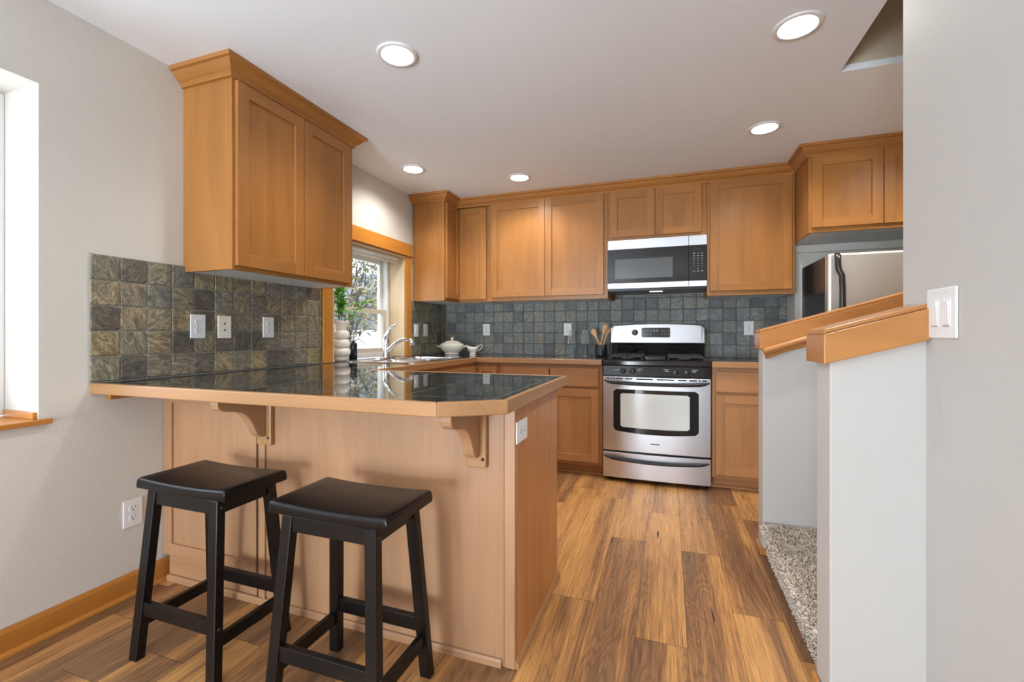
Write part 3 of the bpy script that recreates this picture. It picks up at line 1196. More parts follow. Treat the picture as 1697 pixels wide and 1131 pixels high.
def corbel(label, xc, plate_x0, plate_x1):
    root = thing('corbel_bracket', label, 'bracket', (xc, PY0 - 0.05, 0.66), 'corbels under the breakfast counter')
    a = MB()
    a.box(plate_x0, plate_x1, PY0 - 0.020, PY0 - 0.001, 0.660, 0.8705)
    a.build('back_plate', EDGE['z'], root, bevel=0.004)
    top, yb = 0.8705, PY0 - 0.0205
    pts = [(yb, top), (yb - 0.205, top), (yb - 0.205, top - 0.020), (yb - 0.200, top - 0.034), (yb - 0.186, top - 0.045),
           (yb - 0.165, top - 0.050), (yb - 0.135, top - 0.054), (yb - 0.110, top - 0.062), (yb - 0.090, top - 0.075), (yb - 0.073, top - 0.094),
           (yb - 0.060, top - 0.116), (yb - 0.050, top - 0.138), (yb - 0.040, top - 0.158), (yb - 0.028, top - 0.170), (yb - 0.012, top - 0.174), (yb, top - 0.172)]
    b2 = MB()
    b2.prism(pts, 'x', xc - 0.019, xc + 0.019)
    b2.build('scroll', PEN['z'], root, bevel=0.003, seg=2)
    s = MB()
    s.tube([(plate_x1 - 0.011, PY0 - 0.0195, 0.690), (plate_x1 - 0.011, PY0 - 0.0215, 0.690)], 0.0055, 12)
    s.build('screw_hole', M['slot'], root)
    return root


corbel('curved maple corbel behind the left stool', -1.545, -1.577, -1.503)
corbel('curved maple corbel near the angled counter corner', -0.612, -0.643, -0.570)
cl = MB()
cl.box(WX + 0.001, WX + 0.03, 1.17, 1.383, 0.842, 0.8705)
tag(cl.build('support_cleat', CAB['y'], bevel=0.002), 'small maple cleat on the left wall under the counter', 'cleat')

# ================================================================== countertops
CT0, CT1 = 0.8715, 0.9125
EW = 0.020
ct = thing('countertop', 'dark polished slate tile countertop with maple edge running from peninsula to stove', 'countertop', (-1.3, 1.6, CT0))
xl = WX + 0.002
SX0, SX1, SY0, SY1 = -2.06, -1.64, 2.60, 3.30      # sink cut-out
XI = -1.515       # front of the sink run
YI = 3.432        # front of the back run
a = MB()
pen_in = [(xl, 1.135), (-0.623, 1.135), (-0.462, 1.240), (-0.462, 2.032), (XI - EW, 2.032), (xl, 2.032)]
a.prism(pen_in, 'z', CT0, CT1)
ye = 2.032
a.box(xl, SX0, ye, YI + EW, CT0, CT1)
a.box(SX1, XI - EW, ye, YI + EW, CT0, CT1)
a.box(SX0, SX1, ye, SY0, CT0, CT1)
a.box(SX0, SX1, SY1, YI + EW, CT0, CT1)
a.box(xl, -0.474, YI + EW, BY - 0.002, CT0, CT1)
a.box(-2.300, xl - 0.001, 2.457, 3.346, 0.870, CT1 - 0.0005)
a.build('tile_surface', M['counter'], ct)
a = MB()


def edge_run(mb, outer, inner, m):
    lo = [(outer[0][0], outer[0][1], CT0 - 0.0005), (outer[1][0], outer[1][1], CT0 - 0.0005), (inner[1][0], inner[1][1], CT0 - 0.0005), (inner[0][0], inner[0][1], CT0 - 0.0005)]
    hi = [(p[0], p[1], CT1 + 0.0012) for p in lo]
    mb.hexa(lo, hi, m)


O = [(WX + 0.002, 1.115), (-0.615, 1.115), (-0.442, 1.230), (-0.442, 2.052), (XI, 2.052), (XI, YI), (-0.474, YI)]
I = [(WX + 0.002, 1.1348), (-0.6232, 1.1348), (-0.4622, 1.240), (-0.4622, 2.0322), (XI - EW, 2.0322), (XI - EW, YI + EW), (-0.474, YI + EW)]
mm = [0, 0, 1, 0, 1, 0]
for i in range(6):
    edge_run(a, (O[i], O[i + 1]), (I[i], I[i + 1]), mm[i])
a.build('wood_edging', [EDGE['x'], EDGE['y']], ct, bevel=0.004, seg=3)

ct2 = thing('countertop', 'short slate countertop section with maple edge right of the stove', 'countertop', (0.6, 3.76, CT0))
a = MB()
a.box(0.294, 0.900, YI + EW, BY - 0.002, CT0, CT1)
a.build('tile_surface', M['counter'], ct2)
a = MB()
edge_run(a, ((0.294, YI), (0.900, YI)), ((0.294, YI + EW), (0.900, YI + EW)), 0)
a.build('wood_edging', [EDGE['x']], ct2, bevel=0.004, seg=3)

# ================================================================== sink and faucet
sk = thing('kitchen_sink', 'double bowl stainless steel drop in sink under the window', 'sink', (-1.85, 2.95, CT1))
RX0, RX1, RY0, RY1 = -2.105, -1.592, 2.555, 3.340


def rrect(x0, x1, y0, y1, r, n=5):
    pts = []
    for cx, cy, st in ((x1 - r, y1 - r, 0), (x0 + r, y1 - r, 1), (x0 + r, y0 + r, 2), (x1 - r, y0 + r, 3)):
        for k in range(n):
            th = (st + k / (n - 1)) * PI / 2
            pts.append((cx + r * math.cos(th), cy + r * math.sin(th)))
    return pts


bowls = [(-2.000, -1.650, 2.610, 2.930), (-2.000, -1.650, 2.965, 3.290)]
bm = bmesh.new()
zt = CT1 + 0.006
ed = []


def lp(pts, z):
    vs = [bm.verts.new((p[0], p[1], z)) for p in pts]
    for i in range(len(vs)):
        ed.append(bm.edges.new((vs[i], vs[(i + 1) % len(vs)])))
    return vs


outer = lp(rrect(RX0, RX1, RY0, RY1, 0.04), zt)
ins = [lp(rrect(*bw, 0.045), zt) for bw in bowls]
bmesh.ops.triangle_fill(bm, use_beauty=True, edges=ed)
for fc in list(bm.faces):
    c = fc.calc_center_median()
    for bw in bowls:
        if bw[0] < c.x < bw[1] and bw[2] < c.y < bw[3] and all(any((v.co - w.co).length < 1e-6 for w in sum(ins, [])) for v in fc.verts):
            bm.faces.remove(fc)
            break


def ringface(va, pts, z):
    vb = [bm.verts.new((p[0], p[1], z)) for p in pts]
    for i in range(len(va)):
        k = (i + 1) % len(va)
        bm.faces.new((va[i], va[k], vb[k], vb[i]))
    return vb


ringface(outer, rrect(RX0 - 0.004, RX1 + 0.004, RY0 - 0.004, RY1 + 0.004, 0.042), CT1 + 0.0006)
for vs, bw in zip(ins, bowls):
    v2 = ringface(vs, rrect(bw[0] + 0.004, bw[1] - 0.004, bw[2] + 0.004, bw[3] - 0.004, 0.045), zt - 0.008)
    v3 = ringface(v2, rrect(bw[0] + 0.014, bw[1] - 0.014, bw[2] + 0.014, bw[3] - 0.014, 0.045), zt - 0.165)
    v4 = ringface(v3, rrect(bw[0] + 0.04, bw[1] - 0.04, bw[2] + 0.04, bw[3] - 0.04, 0.03), zt - 0.185)
    bm.faces.new(v4)
bmesh.ops.recalc_face_normals(bm, faces=bm.faces)
me = bpy.data.meshes.new('basin')
bm.to_mesh(me)
bm.free()
for p_ in me.polygons:
    p_.use_smooth = False
me.transform(Matrix.Translation(-ORG[sk.name]))
me.materials.append(M['sink'])
o = bpy.data.objects.new('basin', me)
COL.objects.link(o)
o.parent = sk
for bw in bowls:
    dr = MB()
    dr.lathe([(0.0001, 0.004), (0.03, 0.003), (0.042, 0.005), (0.044, 0.0)], ((bw[0] + bw[1]) / 2, (bw[2] + bw[3]) / 2, zt - 0.1845), 20)
    dr.build('drain', M['chrome'], sk)

fa = thing('kitchen_faucet', 'chrome single lever faucet on the back rim of the sink', 'faucet', (-2.055, 2.935, zt))
FX, FY = -2.055, 2.935
a = MB()
a.lathe([(0.0001, 0.014), (0.5, 0.013), (0.93, 0.009), (1.0, 0.0005)], (FX, FY, zt), 28, fn=lambda p, t: (p[0] * 0.030, p[1] * 0.125, p[2]))
a.build('base_plate', M['chrome'], fa)
a = MB()
a.lathe([(0.031, 0.010), (0.028, 0.03), (0.025, 0.06), (0.024, 0.11), (0.026, 0.135), (0.022, 0.155), (0.010, 0.168), (0.0001, 0.170)], (FX, FY, zt), 24)
a.build('body', M['chrome'], fa)
a = MB()
pts = []
for k in range(17):
    s = k / 16
    x = FX + 0.012 + 0.205 * s
    z = zt + 0.055 + 0.215 * s - 0.125 * s ** 2.2 * 1.0 + 0.0
    pts.append((x, FY, z))
pts.append((FX + 0.228, FY, pts[-1][2] - 0.016))
pts.append((FX + 0.231, FY, pts[-1][2] - 0.022))
a.tube(pts, [0.019 - 0.005 * min(1, k / 12) for k in range(17)] + [0.0165, 0.018], 16)
a.build('spout', M['chrome'], fa)
a = MB()
a.tube([(FX - 0.002, FY, zt + 0.150), (FX + 0.008, FY, zt + 0.185), (FX + 0.028, FY, zt + 0.220), (FX + 0.055, FY, zt + 0.246), (FX + 0.085, FY, zt + 0.262), (FX + 0.098, FY, zt + 0.267)],
       [0.021, 0.019, 0.014, 0.009, 0.007, 0.006], 14)
a.build('lever_handle', M['chrome'], fa)

# ================================================================== vase, branch, soap
VX, VY = -2.222, 2.625
vs = thing('bubble_vase', 'tall cream vase of stacked rounded bulges with a ruffled rim in the window', 'vase', (VX, VY, CT1))
prof = [(0.0001, 0.001), (0.038, 0.001), (0.044, 0.012), (0.046, 0.03)]
zb = 0.036
for q, R in enumerate((0.068, 0.065, 0.060)):
    for k in range(9):
        th = -PI / 2 + PI * k / 8
        prof.append((0.037 + (R - 0.037) * math.cos(th) ** 0.8 if abs(th) < PI / 2 - 1e-6 else 0.037, zb + 0.031 * (1 + math.sin(th))))
    zb += 0.062
prof += [(0.042, zb + 0.006), (0.040, zb + 0.022), (0.044, zb + 0.038), (0.052, zb + 0.054), (0.058, zb + 0.066),
         (0.054, zb + 0.066), (0.047, zb + 0.054), (0.038, zb + 0.036), (0.034, zb + 0.02), (0.034, zb - 0.08), (0.0001, zb - 0.082)]
ztop = zb + 0.05


def ruf(p, a):
    k = max(0, (p[2] - ztop + 0.015) / 0.035)
    s = 1 + 0.13 * k * math.sin(6 * a)
    return (p[0] * s, p[1] * s, p[2] + 0.008 * k * math.cos(6 * a))


a = MB()
a.lathe(prof, (VX, VY, CT1), 48, fn=ruf)
a.build('vase_body', M['vase'], vs)

br = thing('leafy_branch', 'leafy green branches standing in the cream vase', 'plant', (VX, VY, CT1 + 0.15))


def bez(p0, p1, p2, n=10):
    out = []
    for k in range(n + 1):
        s = k / n
        out.append(tuple((1 - s) ** 2 * a_ + 2 * s * (1 - s) * b_ + s * s * c_ for a_, b_, c_ in zip(p0, p1, p2)))
    return out


st = MB()
lf = MB()
rl = random.Random(5)


def leaf(mb, p, d, L, wd, curl=0.25):
    d = Vector(d).normalized()
    up = Vector((rl.uniform(-.6, .6), rl.uniform(-.6, .6), 1))
    s = d.cross(up).normalized()
    n = s.cross(d).normalized()
    P = Vector(p)
    V, F = [], []
    N = 5
    for k in range(N + 1):
        t = k / N
        wid = wd * math.sin(PI * min(1, t * 0.93 + 0.04)) ** 0.8 * (1 - 0.25 * t)
        c = P + d * L * t - n * curl * L * t * t
        V += [c - s * wid + n * wid * 0.3, c, c + s * wid + n * wid * 0.3]
    for k in range(N):
        b0 = k * 3
        F += [(b0, b0 + 1, b0 + 4, b0 + 3), (b0 + 1, b0 + 2, b0 + 5, b0 + 4)]
    mb.add(V, F, 0, True)


p0 = (VX, VY, CT1 + 0.152)
stems = [((VX + 0.01, VY + 0.01, 1.30), (VX + 0.015, VY - 0.005, 1.44)),
         ((VX - 0.01, VY - 0.02, 1.25), (VX + 0.00, VY + 0.02, 1.345)),
         ((VX + 0.0, VY + 0.05, 1.24), (VX + 0.055, VY + 0.215, 1.345)),
         ((VX + 0.0, VY - 0.03, 1.30), (VX + 0.02, VY - 0.055, 1.40))]
for pm, pe in stems:
    pts = bez(p0, pm, pe, 12)
    st.tube(pts, [0.0032 - 0.0018 * k / 12 for k in range(13)], 6)
    base_dir = Vector(pe) - Vector(pm)
    for k in range(6, 13):
        for q in range(4):
            dd = Vector((rl.uniform(-1, 1), rl.uniform(-1, 1), rl.uniform(-0.5, 0.8))) + base_dir.normalized() * 0.5
            leaf(lf, pts[k], dd, rl.uniform(0.045, 0.072), rl.uniform(0.015, 0.022))
st.build('stems', M['stem'], br, recalc=False)
lf.build('leaves', M['plantleaf'], br, recalc=False)

sp = thing('soap_bottle', 'black pump soap bottle on the window ledge behind the sink', 'bottle', (-2.222, 2.760, CT1))
a = MB()
a.lathe([(0.0001, 0.001), (0.027, 0.001), (0.030, 0.004), (0.030, 0.118), (0.028, 0.128), (0.014, 0.134), (0.012, 0.145), (0.0001, 0.145)], (-2.222, 2.760, CT1), 28)
a.build('bottle_body', M['soap'], sp)
a = MB()
a.lathe([(0.0001, 0.145), (0.011, 0.145), (0.011, 0.158), (0.004, 0.160), (0.004, 0.176), (0.0001, 0.176)], (-2.222, 2.760, CT1), 16)
a.lathe([(0.0001, 0.176), (0.013, 0.176), (0.014, 0.184), (0.007, 0.192), (0.0001, 0.193)], (-2.222, 2.760, CT1), 16)
a.tube([(-2.222, 2.760, CT1 + 0.185), (-2.197, 2.755, CT1 + 0.187), (-2.184, 2.753, CT1 + 0.181)], 0.005, 8)
a.build('pump', M['chrome'], sp)

# ================================================================== tureen, gravy boat
TX, TY = -1.945, 3.835
tu = thing('soup_tureen', 'cream ceramic lidded soup tureen with side handles in the kitchen corner', 'tureen', (TX, TY, CT1))
# long axis turned to face the camera
ta = math.radians(19)
ca, sa = math.cos(ta), math.sin(ta)


def ell(sx, sy):
    def fn(p, a_):
        x, y = p[0] * sx, p[1] * sy
        return (x * ca - y * sa, x * sa + y * ca, p[2])
    return fn


a = MB()
a.lathe([(0.0001, 0.002), (0.068, 0.001), (0.072, 0.006), (0.066, 0.016), (0.070, 0.022), (0.092, 0.038), (0.108, 0.058), (0.114, 0.078), (0.117, 0.086), (0.112, 0.088), (0.0001, 0.088)], (TX, TY, CT1), 40, fn=ell(1.0, 0.80))
a.build('bowl', M['cream'], tu)
a = MB()
a.lathe([(0.1165, 0.0885), (0.115, 0.094), (0.105, 0.104), (0.090, 0.114), (0.074, 0.119), (0.070, 0.124), (0.056, 0.131), (0.03, 0.135), (0.012, 0.137),
         (0.008, 0.141), (0.009, 0.146), (0.015, 0.152), (0.014, 0.160), (0.007, 0.167), (0.0001, 0.169)], (TX, TY, CT1), 40, fn=ell(1.0, 0.80))
a.build('lid', M['cream'], tu)
for s in (-1, 1):
    a = MB()
    pts = []
    for k in range(9):
        th = -1.2 + 2.4 * k / 8
        pts.append((0.102 + 0.036 * math.cos(th) * 1.0 + (0.0), 0.034 * math.sin(th), 0.064 + 0.022 * math.cos(th)))
    pp = [(TX + s * (x * ca) - y * sa, TY + s * (x * sa) + y * ca, CT1 + z) for x, y, z in pts]
    a.tube(pp, 0.0055, 10)
    a.build('handle', M['cream'], tu)

GX, GY = -1.782, 3.955
gb = thing('gravy_boat', 'small cream ceramic gravy boat beside the tureen', 'gravy boat', (GX, GY, CT1))


def boat(p, a_):
    t = p[2] / 0.07
    x, y = p[0] * (1.0 + 0.28 * max(0, t - 0.4)), p[1] * 0.68
    lift = 0.0
    if t > 0.45:
        c = math.cos(a_)
        lift = (0.022 * c * c + (0.004 if c < 0 else 0.0)) * (t - 0.45) * 1.8
        if c < -0.6:
            x -= 0.016 * (t - 0.45) * (-c - 0.6) / 0.4
    return (x * ca - y * sa, x * sa + y * ca, p[2] + lift)


a = MB()
a.lathe([(0.0001, 0.002), (0.033, 0.001), (0.035, 0.006), (0.027, 0.012), (0.030, 0.020), (0.045, 0.034), (0.053, 0.052), (0.056, 0.070), (0.053, 0.070), (0.048, 0.050), (0.036, 0.032), (0.0001, 0.024)], (GX, GY, CT1), 36, fn=boat)
a.build('boat_body', M['cream'], gb)
a = MB()
pts = [(0.050, 0.060), (0.060, 0.082), (0.075, 0.094), (0.088, 0.092), (0.091, 0.078), (0.083, 0.060), (0.066, 0.044), (0.047, 0.034)]
a.tube([(GX + x * ca, GY + x * sa, CT1 + z) for x, z in pts], 0.0048, 10)
a.build('handle', M['cream'], gb)

# ================================================================== wine glasses, crock, spoons
def wine(label, x, y):
    root = thing('wine_glass', label, 'glass', (x, y, CT1))
    a = MB()
    b = CT1
    a.lathe([(0.0001, 0.0012), (0.033, 0.0012), (0.034, 0.0025), (0.010, 0.006), (0.004, 0.012), (0.0034, 0.10), (0.006, 0.108), (0.0001, 0.108)], (x, y, b), 24)
    a.build('stem_and_foot', M['wineglass'], root)
    c = MB()
    c.lathe([(0.0001, 0.1085), (0.030, 0.1095), (0.034, 0.114), (0.0335, 0.125), (0.022, 0.232), (0.0208, 0.232), (0.032, 0.125), (0.031, 0.116), (0.0001, 0.112)], (x, y, b), 32)
    c.build('bowl', M['wineglass'], root)
    return root


wine('clear stemmed wine glass in front of the outlet on the back wall', -0.815, 3.965)
wine('clear stemmed wine glass nearer the spoon crock', -0.692, 3.955)

KX, KY = -0.548, 3.925
ck = MB()
ck.lathe([(0.0001, 0.001), (0.044, 0.001), (0.050, 0.006), (0.051, 0.012), (0.051, 0.100), (0.049, 0.102), (0.046, 0.100), (0.046, 0.012), (0.0001, 0.010)], (KX, KY, CT1), 40)
tag(ck.build('utensil_crock', M['crock']), 'black ceramic crock holding wooden spoons left of the stove', 'crock')


def spoon(label, foot, top, tilt, wd=0.026):
    d = (Vector(top) - Vector(foot))
    L = d.length
    d.normalize()
    side = Vector((1, 0.25, 0))
    side = (side - d * side.dot(d)).normalized()
    nn = d.cross(side)
    V, F = [], []
    N, K = 22, 12
    for i in range(N + 1):
        s = i / N
        h = s * L
        if s < 0.66:
            w_, t_ = 0.0062 + 0.002 * s, 0.0055
        else:
            q = (s - 0.66) / 0.34
            w_ = 0.0075 + (wd - 0.0075) * math.sin(min(1, q * 1.06) * PI * 0.62) ** 1.3 if q < 0.62 else wd * math.sqrt(max(0.0, 1 - ((q - 0.60) / 0.405) ** 2))
            t_ = 0.0055 * (1 - 0.3 * q)
            w_ = max(w_, 0.0008)
        c = Vector(foot) + d * h
        for k in range(K):
            th = 2 * PI * k / K
            dish = 0.0
            if s > 0.70 and math.sin(th) > 0.2:
                dish = -0.004 * (1 - abs(math.cos(th)))
            V.append(c + side * w_ * math.cos(th) + nn * (t_ * math.sin(th) + dish))
    for i in range(N):
        for k in range(K):
            k2 = (k + 1) % K
            F.append((i * K + k, i * K + k2, (i + 1) * K + k2, (i + 1) * K + k))
    F.append(tuple(range(K)))
    F.append(tuple(N * K + k for k in range(K))[::-1])
    m = MB()
    m.add(V, F, 0, True)
    return tag(m.build('wooden_spoon', SPOON['z']), label, 'spoon', 'wooden spoons in the crock')


b0 = CT1 + 0.014
spoon('pale wooden spoon leaning left in the black crock', (KX + 0.028, KY + 0.0, b0), (KX - 0.078, KY + 0.01, CT1 + 0.243), 0)
spoon('tallest wooden spoon standing in the middle of the black crock', (KX - 0.024, KY - 0.012, b0), (KX + 0.042, KY - 0.01, CT1 + 0.283), 0)
spoon('darker wooden spoon leaning right behind the others in the crock', (KX - 0.010, KY + 0.024, b0), (KX + 0.064, KY + 0.034, CT1 + 0.262), 0)

# ================================================================== stove
SXL, SXR = -0.466, 0.289
SM = (SXL + SXR) / 2
rg = thing('gas_range', 'stainless steel and black gas range between the base cabinets', 'stove', (SM, 3.75, 0))
a = MB()
a.box(SXL + 0.004, SXR - 0.004, 3.455, 4.075, 0.035, 0.872, 0)
a.build('range_body', M['black'], rg, bevel=0.003)
for sx in (SXL + 0.05, SXR - 0.05):
    for sy in (3.50, 4.02):
        a = MB()
        a.lathe([(0.0001, 0.0005), (0.018, 0.0005), (0.018, 0.012), (0.009, 0.016), (0.009, 0.0355), (0.0001, 0.0355)], (sx, sy, 0), 16)
        a.build('levelling_foot', M['black_matte'], rg)


def bowed(mb, x0, x1, z0, z1, yb, yf, bow, m=0, nx=24, nz=1):
    """panel whose front bulges towards -Y by bow in the middle"""
    V, F = [], []
    for i in range(nx + 1):
        s = i / nx
        x = x0 + (x1 - x0) * s
        yfr = yf - bow * (1 - (2 * s - 1) ** 2)
        for z in (z0, z1):
            V += [(x, yfr, z), (x, yb, z)]
    for i in range(nx):
        b, c = i * 4, (i + 1) * 4
        F += [(b, c, c + 2, b + 2), (b + 1, b + 3, c + 3, c + 1), (b, b + 1, c + 1, c), (b + 2, c + 2, c + 3, b + 3)]
    F += [(0, 2, 3, 1), (nx * 4, nx * 4 + 1, nx * 4 + 3, nx * 4 + 2)]
    mb.add(V, F, m, False)


YD = 3.425
BOW = 0.014
# oven door
dr = MB()
bowed(dr, SXL + 0.002, SXR - 0.002, 0.236, 0.790, 3.454, YD, BOW)
door = dr.build('oven_door', M['steel'], rg, bevel=0.003)
gl = MB()


def bowed_poly(mb, x0, x1, zlo, zhi, yoff, r, th, sag=0.0, m=0, nx=30):
    V, F = [], []
    for i in range(nx + 1):
        s = i / nx
        x = x0 + (x1 - x0) * s
        sg = (x - SXL) / (SXR - SXL)
        yf = YD - BOW * (1 - (2 * sg - 1) ** 2) - yoff
        e = min(x - x0, x1 - x)
        cut = r - math.sqrt(max(0, r * r - (r - min(e, r)) ** 2))
        lo = zlo - sag * (1 - (2 * s - 1) ** 2) + cut
        hi = zhi - cut
        V += [(x, yf, lo), (x, yf, hi), (x, yf + th, lo), (x, yf + th, hi)]
    for i in range(nx):
        b, c = i * 4, (i + 1) * 4
        F += [(b, c, c + 1, b + 1), (b + 2, b + 3, c + 3, c + 2), (b, b + 2, c + 2, c), (b + 1, c + 1, c + 3, b + 3)]
    F += [(0, 1, 3, 2), (nx * 4, nx * 4 + 2, nx * 4 + 3, nx * 4 + 1)]
    mb.add(V, F, m, False)


bowed_poly(gl, SXL + 0.080, SXR - 0.082, 0.388, 0.697, 0.0015, 0.018, 0.006, 0.018)
gl.build('window_glass', M['oven_glass'], door)
gl = MB()
bowed_poly(gl, SXL + 0.132, SXR - 0.142, 0.418, 0.668, 0.0022, 0.010, 0.004, 0.006)
gl.build('reflection_pane', M['oven_reflection'], door)
hd = MB()
pts = []
for k in range(25):
    s = k / 24
    x = SXL + 0.014 + (SXR - SXL - 0.028) * s
    c = 1 - (2 * s - 1) ** 2
    e = min(1, min(s, 1 - s) / 0.06)
    pts.append((x, YD - 0.004 - 0.042 * e ** 0.6 - 0.012 * c, 0.742 + 0.012 * (1 - c) + (1 - e) * 0.006))
hd.tube(pts, [0.0125 * min(1, 0.45 + min(k, 24 - k) * 0.28) for k in range(25)], 14)
hd.build('door_handle', M['black_sat'], door)
vt = MB()
xs = [(0.03, 0.05), (0.06, 0.072), (0.08, 0.094), (0.10, 0.150), (0.165, 0.22), (0.245, 0.365), (0.39, 0.51), (0.535, 0.59), (0.61, 0.66), (0.672, 0.685), (0.695, 0.725)]
for u0, u1 in xs:
    c0 = 0.5 * (u0 + u1) / (SXR - SXL)
    yf = YD - BOW * (1 - (2 * c0 * 1.0 - 1) ** 2) - 0.0012
    yy = YD - BOW * (1 - (2 * ((u0 + u1) / 2 / (SXR - SXL)) - 1) ** 2)
    vt.box(SXL + u0, SXL + u1, yy - 0.0014, yy + 0.003, 0.771, 0.781)
vt.build('vent_slot', M['slot'], door)
bd = MB()
bd.box(SM - 0.032, SM + 0.032, YD - BOW - 0.0022, YD - BOW + 0.004, 0.300, 0.309)
bd.build('name_plate', plain('plate_grey', (0.16, 0.17, 0.18), 0.3, 0.6), door)
# drawer
dw = MB()
bowed(dw, SXL + 0.002, SXR - 0.002, 0.034, 0.222, 3.454, YD, BOW)
drawer = dw.build('storage_drawer', M['steel'], rg, bevel=0.003)
hd = MB()
pts = []
for k in range(25):
    s = k / 24
    x = SXL + 0.014 + (SXR - SXL - 0.028) * s
    c = 1 - (2 * s - 1) ** 2
    e = min(1, min(s, 1 - s) / 0.06)
    pts.append((x, YD - 0.002 - 0.026 * e ** 0.6 - 0.014 * c, 0.186 - 0.020 * c + 0.004))
hd.tube(pts, [0.0115 * min(1, 0.45 + min(k, 24 - k) * 0.25) for k in range(25)], 14)
hd.build('drawer_handle', M['black_sat'], drawer)
# control panel
cp = MB()
cp.prism([(3.454, 0.796), (YD - 0.004, 0.796), (YD + 0.004, 0.873), (3.454, 0.873)], 'x', SXL + 0.002, SXR - 0.002)
ctrl = cp.build('control_panel', M['black'], rg, bevel=0.003)
mk = MB()
for xk in (-0.316, -0.247, 0.052, 0.128):
    ky = YD + 0.001
    a = MB()
    a.lathe([(0.0001, 0.024), (0.017, 0.023), (0.0195, 0.018), (0.021, 0.004), (0.0215, 0.0)], (0, 0, 0), 24)
    a.box(-0.0045, 0.0045, -0.0185, 0.0185, 0.018, 0.031)
    a.v = [(xk + p[0], ky - 0.004 - p[2], 0.834 + p[1]) for p in a.v]
    a.build('burner_knob', M['black_sat'], ctrl, bevel=0.001)
    mk = MB()
    for k in range(5):
        th = PI * (0.1 + 0.8 * k / 4)
        mk.box(xk + 0.027 * math.cos(th) - 0.0015, xk + 0.027 * math.cos(th) + 0.0015, YD - 0.0042, YD + 0.004, 0.834 + 0.027 * math.sin(th) - 0.0015, 0.834 + 0.027 * math.sin(th) + 0.0015)
    mk.build('dial_ticks', M['mark'], ctrl)
for x0, x1, z in [(-0.378, -0.346, 0.840), (-0.212, -0.176, 0.850), (-0.212, -0.188, 0.838), (-0.03, 0.008, 0.850), (-0.02, 0.008, 0.838), (0.165, 0.202, 0.850), (0.165, 0.190, 0.838)]:
    mk = MB()
    mk.box(x0, x1, YD - 0.0032, YD + 0.004, z - 0.002, z + 0.002)
    mk.build('knob_legend', M['mark'], ctrl)
# cooktop
ck = MB()
ck.box(SXL - 0.002, SXR + 0.002, 3.412, 4.00, 0.8735, 0.914)
top = ck.build('cooktop', M['black'], rg, bevel=0.008, seg=3)
for bx, by, br_ in [(SXL + 0.17, 3.57, 0.05), (SXL + 0.17, 3.84, 0.042), (SM, 3.705, 0.05), (SXR - 0.17, 3.57, 0.045), (SXR - 0.17, 3.84, 0.05)]:
    a = MB()
    a.lathe([(0.0001, 0.022), (br_ * 0.7, 0.021), (br_ * 0.75, 0.014), (br_, 0.012), (br_ * 1.02, 0.0005), (0.0001, 0.0005)], (bx, by, 0.914), 24)
    a.build('burner', M['black_matte'], top)


def grate(x0, x1, bar):
    a = MB()
    z = 0.944
    y0, y1 = 3.455, 3.955
    pts = [(x0, y0), (x1, y0), (x1, y1), (x0, y1), (x0, y0)]
    for (ax, ay), (bx, by) in zip(pts, pts[1:]):
        a.box(min(ax, bx) - bar, max(ax, bx) + bar, min(ay, by) - bar, max(ay, by) + bar, z - 0.010, z)
    xm = (x0 + x1) / 2
    ym = (y0 + y1) / 2
    a.box(x0, x1, ym - bar, ym + bar, z - 0.010, z)
    for yc_ in (3.57, 3.84):
        for sg in (-1, 1):
            a.box(xm + sg * 0.022 if sg > 0 else x0, x1 if sg > 0 else xm - 0.022, yc_ - bar, yc_ + bar, z - 0.008, z + 0.004)
        a.box(xm - bar, xm + bar, yc_ + 0.022, yc_ + 0.09, z - 0.008, z + 0.004)
        a.box(xm - bar, xm + bar, yc_ - 0.09, yc_ - 0.022, z - 0.008, z + 0.004)
    for fx_ in (x0, x1):
        for fy_ in (y0, ym, y1):
            a.box(fx_ - bar, fx_ + bar, fy_ - bar, fy_ + bar, 0.9142, z - 0.005)
    return a.build('burner_grate', M['black_matte'], top, bevel=0.002)


grate(SXL + 0.045, SXL + 0.285, 0.006)
grate(SXR - 0.285, SXR - 0.045, 0.006)
a = MB()
a.box(SXL + 0.300, SXR - 0.300, 3.46, 3.95, 0.935, 0.943)
for k in range(2):
    a.box(SXL + 0.305, SXR - 0.305, 3.50 + 0.40 * k, 3.512 + 0.40 * k, 0.9142, 0.936)
a.build('centre_griddle', M['black'], top, bevel=0.002)
# back guard
bg = MB()
bg.prism([(4.075, 0.914), (3.985, 0.914), (3.965, 0.935), (3.950, 1.030), (4.075, 1.030)], 'x', SXL + 0.006, SXR - 0.006)
bg.build('riser', M['black'], rg, bevel=0.003)
bg = MB()
N = 28
V, F = [], []
x0, x1 = SXL + 0.003, SXR - 0.008
for i in range(N + 1):
    s = i / N
    x = x0 + (x1 - x0) * s
    c = 1 - (2 * s - 1) ** 2
    e = min(x - x0, x1 - x)
    r_ = 0.018
    cut = r_ - math.sqrt(max(0, r_ * r_ - (r_ - min(e, r_)) ** 2))
    hi = 1.176 + 0.016 * c - cut
    lo = 1.036
    V += [(x, 3.905 - 0.012 * c, lo), (x, 3.925 - 0.010 * c, hi), (x, 4.06, hi), (x, 4.06, lo)]
for i in range(N):
    b, c = i * 4, (i + 1) * 4
    F += [(b, c, c + 1, b + 1), (b + 1, c + 1, c + 2, b + 2), (b + 2, c + 2, c + 3, b + 3), (b + 3, c + 3, c, b)]
F += [(0, 1, 2, 3), (N * 4, N * 4 + 3, N * 4 + 2, N * 4 + 1)]
bg.add(V, F)
back = bg.build('backguard', M['steel'], rg, bevel=0.002)


def on_guard(x):
    s = (x - x0) / (x1 - x0)
    return 3.915 - 0.011 * (1 - (2 * s - 1) ** 2)


